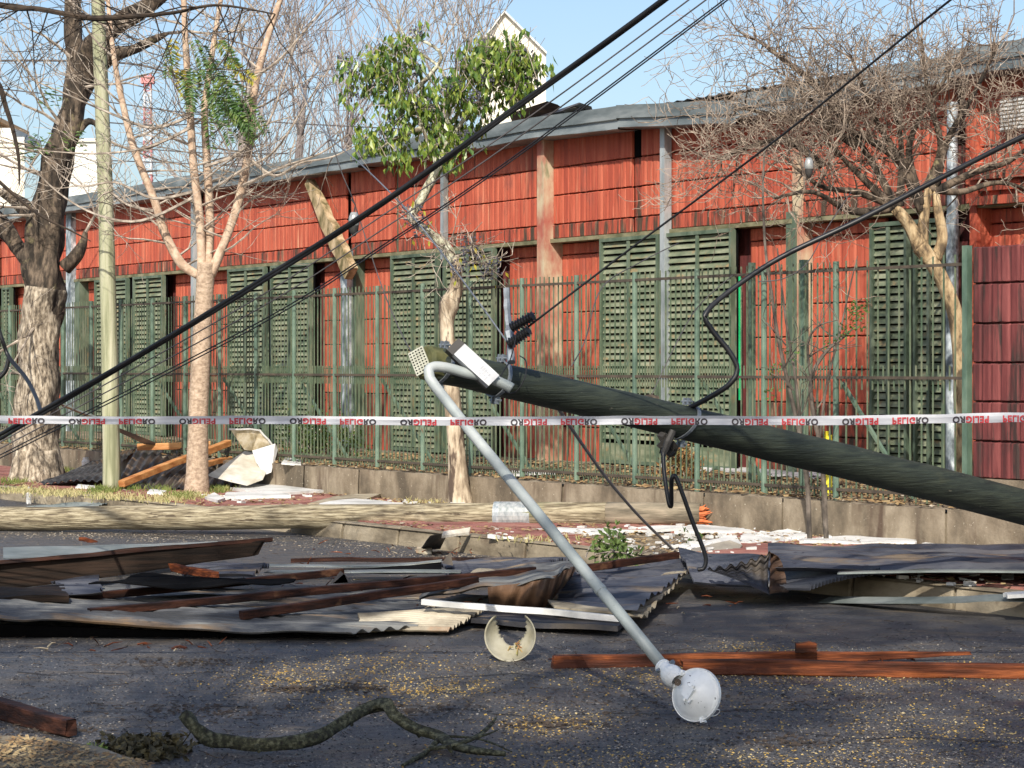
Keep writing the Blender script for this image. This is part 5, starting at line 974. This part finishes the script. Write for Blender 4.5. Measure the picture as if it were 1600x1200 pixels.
# ---- things behind the railing
for q, lab, mt in (([(1125, 735), (1130, 712), (1245, 712), (1250, 745)], 'large white fallen sheet behind the railing under the dark pole', 'white_board'), ([(1030, 728), (1040, 720), (1120, 724), (1110, 734)], 'narrow white sheet scrap behind the railing left of the larger one', 'white_board'), ([(795, 741), (800, 735), (868, 735), (868, 741)], 'thin white strip behind the railing right of the lamp arm', 'white_board'), ([(1265, 745), (1262, 728), (1282, 722), (1285, 742)], 'small white scrap behind the railing near the sapling stems', 'white_board'), ([(440, 722), (445, 717), (470, 718), (470, 722)], 'white scrap on the low wall top by the broken panels', 'white_board')):
    pts = [(lambda Y: P(x, y, Y))((CZ-.47)*F/(y-HZ)) for x, y in q]; panel('white_debris', pts, .02, lab, mt, 'sheet', edge=.04, wav=.04, seg=8)
m = MB(); c = FEN.pt(1293, 690, -.4); m.obox(c-Vector((0, 0, .22)), (.035, 0, 0), (0, .035, 0), (0, 0, .28)); m.obox(c+Vector((0, 0, .07)), (.02, 0, 0), (0, .02, 0), (0, 0, .02)); build(m, 'yellow_container', 'yellow', label='bright yellow container behind the railing right of the sapling', cat='container')
# ---- foreground timbers, branch, leaves
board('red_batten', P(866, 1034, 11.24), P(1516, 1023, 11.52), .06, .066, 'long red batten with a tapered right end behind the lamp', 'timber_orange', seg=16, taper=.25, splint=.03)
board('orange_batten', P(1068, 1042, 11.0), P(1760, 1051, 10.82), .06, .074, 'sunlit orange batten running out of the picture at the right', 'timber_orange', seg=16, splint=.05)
board('timber_block', P(1243, 1012, 11.33), P(1275, 1013, 11.33), .05, .05, 'small block of wood on top of the long red batten', 'timber_orange', seg=3)
board('dark_red_batten', P(-90, 1082, 10.1), P(112, 1138, 9.12), .07, .085, 'dark red batten poking in at the lower left corner', 'timber_red', seg=6, taper=.8, splint=.03)
fb_ = thing('fallen_branch', 'mossy crooked fallen branch lying on the road at the bottom', 'branch', G(460, 1170))
m = MB(); BL = 9.1
def gp(x, y, h): 
    Y = (CZ-h)*F/(y-HZ); return P(x, y, Y)
limb(m, [gp(290, 1116, .16), gp(305, 1138, .11), gp(325, 1156, .06), gp(360, 1159, .05), (gp(400, 1164, .045)), gp(450, 1162, .05), gp(500, 1150, .07), gp(545, 1122, .11), gp(580, 1104, .14), gp(606, 1102, .15), gp(620, 1122, .11), gp(650, 1140, .07), gp(685, 1150, .05), gp(705, 1164, .04), gp(740, 1172, .04), gp(790, 1178, .03)], [.027, .026, .032, .025, .024, .024, .024, .025, .024, .027, .023, .021, .022, .018, .014, .009], 14, 5, .35)
limb(m, [gp(690, 1150, .05), gp(670, 1172, .02), gp(650, 1185, .012), gp(628, 1196, .01)], [.014, .012, .010, .005], 8, 4, .3)
limb(m, [gp(672, 1170, .03), gp(710, 1164, .05), gp(745, 1152, .07), gp(765, 1135, .10), gp(776, 1120, .13)], [.010, .011, .010, .008, .003], 8, 4, .3)
limb(m, [gp(745, 1152, .07), gp(760, 1148, .08), gp(780, 1140, .10)], [.007, .005, .002], 6, 4, .2)
limb(m, [gp(690, 1150, .05), gp(750, 1155, .04), gp(800, 1175, .015)], [.006, .005, .003], 6, 4, .2)
for x, y in ((325, 1156), (400, 1164), (545, 1122), (606, 1102), (650, 1140), (700, 1164)): limb(m, [gp(x, y, .06), gp(x+6, y+12, .03)], [.012, .006], 6, 3, .3)
build(m, 'bark', 'bark_mossy' if 'bark_mossy' in MATS else 'bark_dark', fb_, smooth=True)
rd = random.Random(31)
for name, lab, cx, cy, rx, ry, n, mt, cat in (('leaf_clump', 'dark clump of wet dead leaves by the near pavement corner', 225, 1178, 60, 12, 1300, 'clump_leaf', 'dead leaves'),):
    m = MB()
    for _ in range(n):
        p = G(cx+rd.gauss(0, .45)*rx, cy+rd.gauss(0, .5)*ry, 0); p.z += abs(rd.gauss(0, .022)); dd = rv(rd); dd.z *= .5; leafcard(m, p, dd, .042, .030, rd)
    for _ in range(8): p = G(cx+rd.gauss(0, .5)*rx, cy+rd.gauss(0, .5)*ry, 0); m.tube([p, p+rv(rd)*.08+Vector((0, 0, .05))], .003, 3)
    build(m, name, mt, kind="stuff")
m = MB()
for x, y in ((143, 1176), (155, 1178), (149, 1172), (138, 1180)):
    for _ in range(5): leafcard(m, G(x, y, .03), Vector((rd.uniform(-1, 1), rd.uniform(-1, 1), .8)), .045, .03, rd)
build(m, 'weed', 'leaf_green', label='tiny bright green weed at the near pavement edge', cat='weed')
sprg = thing('leafy_sprig', 'green leafy sprig fallen over the kerb behind the lamp arm', 'sprig', G(950, 868, .1))
m = MB(); m2 = MB()
for pts in ([(915, 872), (925, 850), (945, 848), (985, 862)], [(945, 870), (960, 855), (965, 832)], [(1000, 866), (1040, 850), (1070, 835)], [(930, 866), (960, 862), (990, 868)]): m2.tube(smooth_path([G(x, y, .2) for x, y in pts], 4), .006, 5)
for x, y, n in ((940, 862, 50), (955, 858, 60), (965, 850, 40), (950, 845, 30), (970, 862, 40), (960, 832, 18), (1080, 840, 16), (985, 866, 20)):
    for _ in range(n): leafcard(m, G(x, y, .2)+rv(rd)*.07, rv(rd)+Vector((0, 0, .3)), .06, .03, rd)
build(m2, 'stems', 'twig', sprg); build(m, 'leaves', 'leaf_shade', sprg)
# ---- loose litter, grass (uncountable)
def onroad(p): 
    v = p-KERB.O; return v.dot(KERB.n) > .05
def scatter(name, mat, n, fn, size, lab=None, z=.008, stick=False):
    m = MB(); rd = random.Random(hash(name) % 1000 if False else len(name)*7+n % 13)
    k = 0; tries = 0
    while k < n and tries < n*30:
        tries += 1; p = fn(rd)
        if p is None: continue
        k += 1; s = size*rd.uniform(.5, 1.5); a = rd.uniform(0, pi); u = Vector((cos(a), sin(a), rd.uniform(-.2, .4)))*s; v = Vector((-sin(a), cos(a), rd.uniform(-.3, .3)))*s*(.12 if stick else rd.uniform(.4, 1)); p.z += s*.35
        if stick: m.tube([p-u*1.5, p+v+Vector((0, 0, s*.1)), p+u*1.5], s*.10, 3, cap=False)
        else: m.add([p-u-v, p+u-v*.6, p+u*.8+v, p-u*.5+v], [(0, 1, 2, 3)])
    return build(m, name, mat, kind='stuff', base=(0, 0, 0))
def roadfn(zones=None, thr=.05, sc=1.1):
    def f(rd):
        if zones: cx, cy, rx, ry = rd.choice(zones); x, y = rd.gauss(cx, rx/2), rd.gauss(cy, ry/2)
        else: x, y = rd.uniform(-30, 1630), 573+rd.uniform(210, 640)
        if y < 790 or y > 1260: return None
        p = G(x, y, .005)
        if not onroad(p): return None
        if not zones and noise.noise(Vector((p.x*sc, p.y*sc*.5, 3)))+noise.noise(Vector((p.x*5, p.y*2.5, 7)))*.5 < thr: return None
        return p
    return f
ZY = [(300, 740+0, 1, 1)]
scatter('yellow_petals', 'petal', 9500, roadfn([(430, 1058, 138, 24), (600, 1040, 150, 33), (700, 1078, 100, 18), (860, 1130, 112, 27), (1250, 1065, 325, 33), (1450, 1060, 325, 36), (1350, 1120, 400, 39), (1200, 1190, 300, 30), (1500, 1150, 250, 39), (1000, 1060, 200, 24), (850, 1190, 250, 30), (1200, 1020, 100, 21), (560, 1080, 150, 36)]), .0046)
frontfn = lambda rd: (lambda p: p if onroad(p) else None)(G(rd.uniform(-20, 1620), 990+230*rd.random()**.8, .005))
scatter('road_grit', 'grit_dark', 16000, frontfn, .0045)
scatter('pale_road_grit', 'grit_light', 12000, frontfn, .0036)
scatter('road_specks', 'speck', 12000, roadfn(None, -.05), .0035)
scatter('road_specks_sunny', 'speck', 2600, roadfn([(560, 850, 160, 14), (300, 842, 200, 8), (700, 868, 100, 8), (120, 836, 160, 5)]), .0062)
scatter('twig_bits', 'twig_litter', 2200, roadfn(None, -.2, .8), .013, stick=True)
scatter('dark_litter', 'twig_litter', 1500, roadfn([(860, 1133, 80, 10), (640, 1108, 90, 9), (460, 1078, 60, 6), (300, 1035, 120, 8), (1240, 1160, 120, 12), (320, 1110, 120, 12), (80, 1140, 80, 10), (560, 1075, 60, 8), (1000, 1100, 300, 30)]), .010)
def near(rd):
    x, y = rd.uniform(-20, 240), rd.uniform(1150, 1215)
    p = G(x, y, .125); return p if y > 1150+max(0, x-60)*.24 else None
scatter('near_dry_leaves', 'dry_leaf', 1600, near, .008)
def pavfn(rd):
    s = rd.uniform(KERB.s(-50), KERB.s(1650)); d = rd.uniform(.1, 2.25); p = KERB.at(s, .16)-KERB.n*d
    w = noise.noise(Vector((s*.8, d*1.5, 0))); return p if w > .02 or d > 1.9 or d < .35 else None
scatter('pavement_litter', 'dry_leaf', 5000, pavfn, .016)
scatter('pavement_chips', 'speck', 700, pavfn, .018)
m = MB(); rd = random.Random(12)
for _ in range(520):
    cx, cy, rx, ry = rd.choice([(1000, 828, 160, 6), (1180, 840, 80, 8), (1330, 842, 120, 5), (430, 768, 90, 7), (600, 788, 80, 5), (1080, 855, 60, 8), (760, 850, 80, 10), (370, 776, 60, 5), (960, 850, 90, 10), (1450, 905, 120, 12)])
    x, y = rd.gauss(cx, rx/1.6), rd.gauss(cy, ry/1.6); p = G(x, y, .165); s = rd.choice([.008, .012, .02, .035])*rd.uniform(.6, 1.3); a = rd.uniform(0, pi)
    if onroad(p): p = G(x, y, .012)
    m.obox(p, (cos(a)*s, sin(a)*s, rd.uniform(-.2, .2)*s), (-sin(a)*s*.6, cos(a)*s*.6, 0), (0, 0, s*.35))
build(m, 'white_rubble', 'white_board', kind='stuff', base=(0, 0, 0))
def bedfn(rd):
    s = rd.uniform(RET.s(-50), RET.s(1600)); d = rd.uniform(.03, 2.6); return RET.at(s, .445)-RET.n*d
scatter('bed_litter', 'dry_leaf', 9000, bedfn, .028); scatter('bed_pale_litter', 'speck', 2200, bedfn, .018); scatter('bed_twigs', 'twig_litter', 2500, bedfn, .03, stick=True)
def tufts(name, mat, spots, h):
    m = MB(); rd = random.Random(len(name))
    for x, y, rx, n, z in spots:
        for _ in range(n):
            p = G(x+rd.gauss(0, .5)*rx, y+rd.gauss(0, 2.2), z); d = Vector((rd.uniform(-.6, .6), rd.uniform(-.6, .6), 1)); L = h*rd.uniform(.5, 1.3); w = Vector((.005, .003, 0)); e = p+d*L+Vector((d.x, d.y, -.3))*L*.3
            m.add([p-w, p+w, p+d*L*.6+w*.6, e, p+d*L*.6-w*.6], [(0, 1, 2, 4), (4, 2, 3)])
    build(m, name, mat, kind='stuff', base=(0, 0, 0))
tufts('grass', 'grass', [(160, 770, 22, 330, .15), (205, 764, 30, 300, .15), (250, 768, 20, 160, .15), (340, 768, 20, 330, .15), (95, 738, 24, 220, .15), (20, 755, 25, 160, .15), (283, 778, 24, 200, .15), (455, 735, 30, 60, .15)], .075)
tufts('dry_grass', 'grass_dry', [(260, 782, 50, 420, .15), (100, 772, 50, 350, .15), (40, 768, 40, 300, .15), (300, 776, 30, 240, .15), (180, 778, 50, 260, .15), (660, 786, 70, 120, .15), (850, 845, 70, 80, .15)], .055)

m = MB(); rd = random.Random(5)
for (x0, y0, dx, n) in ((-20, 1046, 60, 24), (560, 1098, 55, 18), (900, 1012, 50, 14), (1120, 1140, 52, 12), (60, 1120, 40, 12)):
    x, y = x0, y0; prev = None
    for i in range(n):
        x += dx*rd.uniform(.4, 1); y += rd.uniform(-5, 6); p = G(x, y, .0075)
        if prev is not None: wv = Vector((0, rd.uniform(.003, .009), 0)); m.quad(prev-wv, p-wv, p+wv, prev+wv)
        prev = p
build(m, 'road_cracks', 'grit_dark', kind='stuff', base=(0, 0, 0))
m = MB(); mm_ = MB(); rd = random.Random(15)
for _ in range(150):
    cx, cy, rx, ry = rd.choice([(300, 935, 260, 22), (560, 915, 200, 20), (700, 960, 120, 14), (1050, 955, 120, 14), (1150, 1035, 260, 12), (250, 1015, 260, 8), (640, 870, 140, 8)]); p = G(rd.gauss(cx, rx/2), rd.gauss(cy, ry/2), 0); p.z += rd.uniform(.01, .10) if cy < 1000 else .008
    L = rd.uniform(.02, .11); d = Vector((rd.uniform(-1, 1), rd.uniform(-.6, .6), rd.uniform(-.1, .25))).normalized()*L; q = m if rd.random() < .7 else mm_; q.tube([p, p+d*.5+Vector((0, 0, rd.uniform(0, .01))), p+d], [rd.uniform(.002, .006), .004, .001], 4)
build(m, 'wood_splinters', 'timber_orange', kind='stuff', base=(0, 0, 0)); build(mm_, 'pale_splinters', 'sheet_pale', kind='stuff', base=(0, 0, 0))
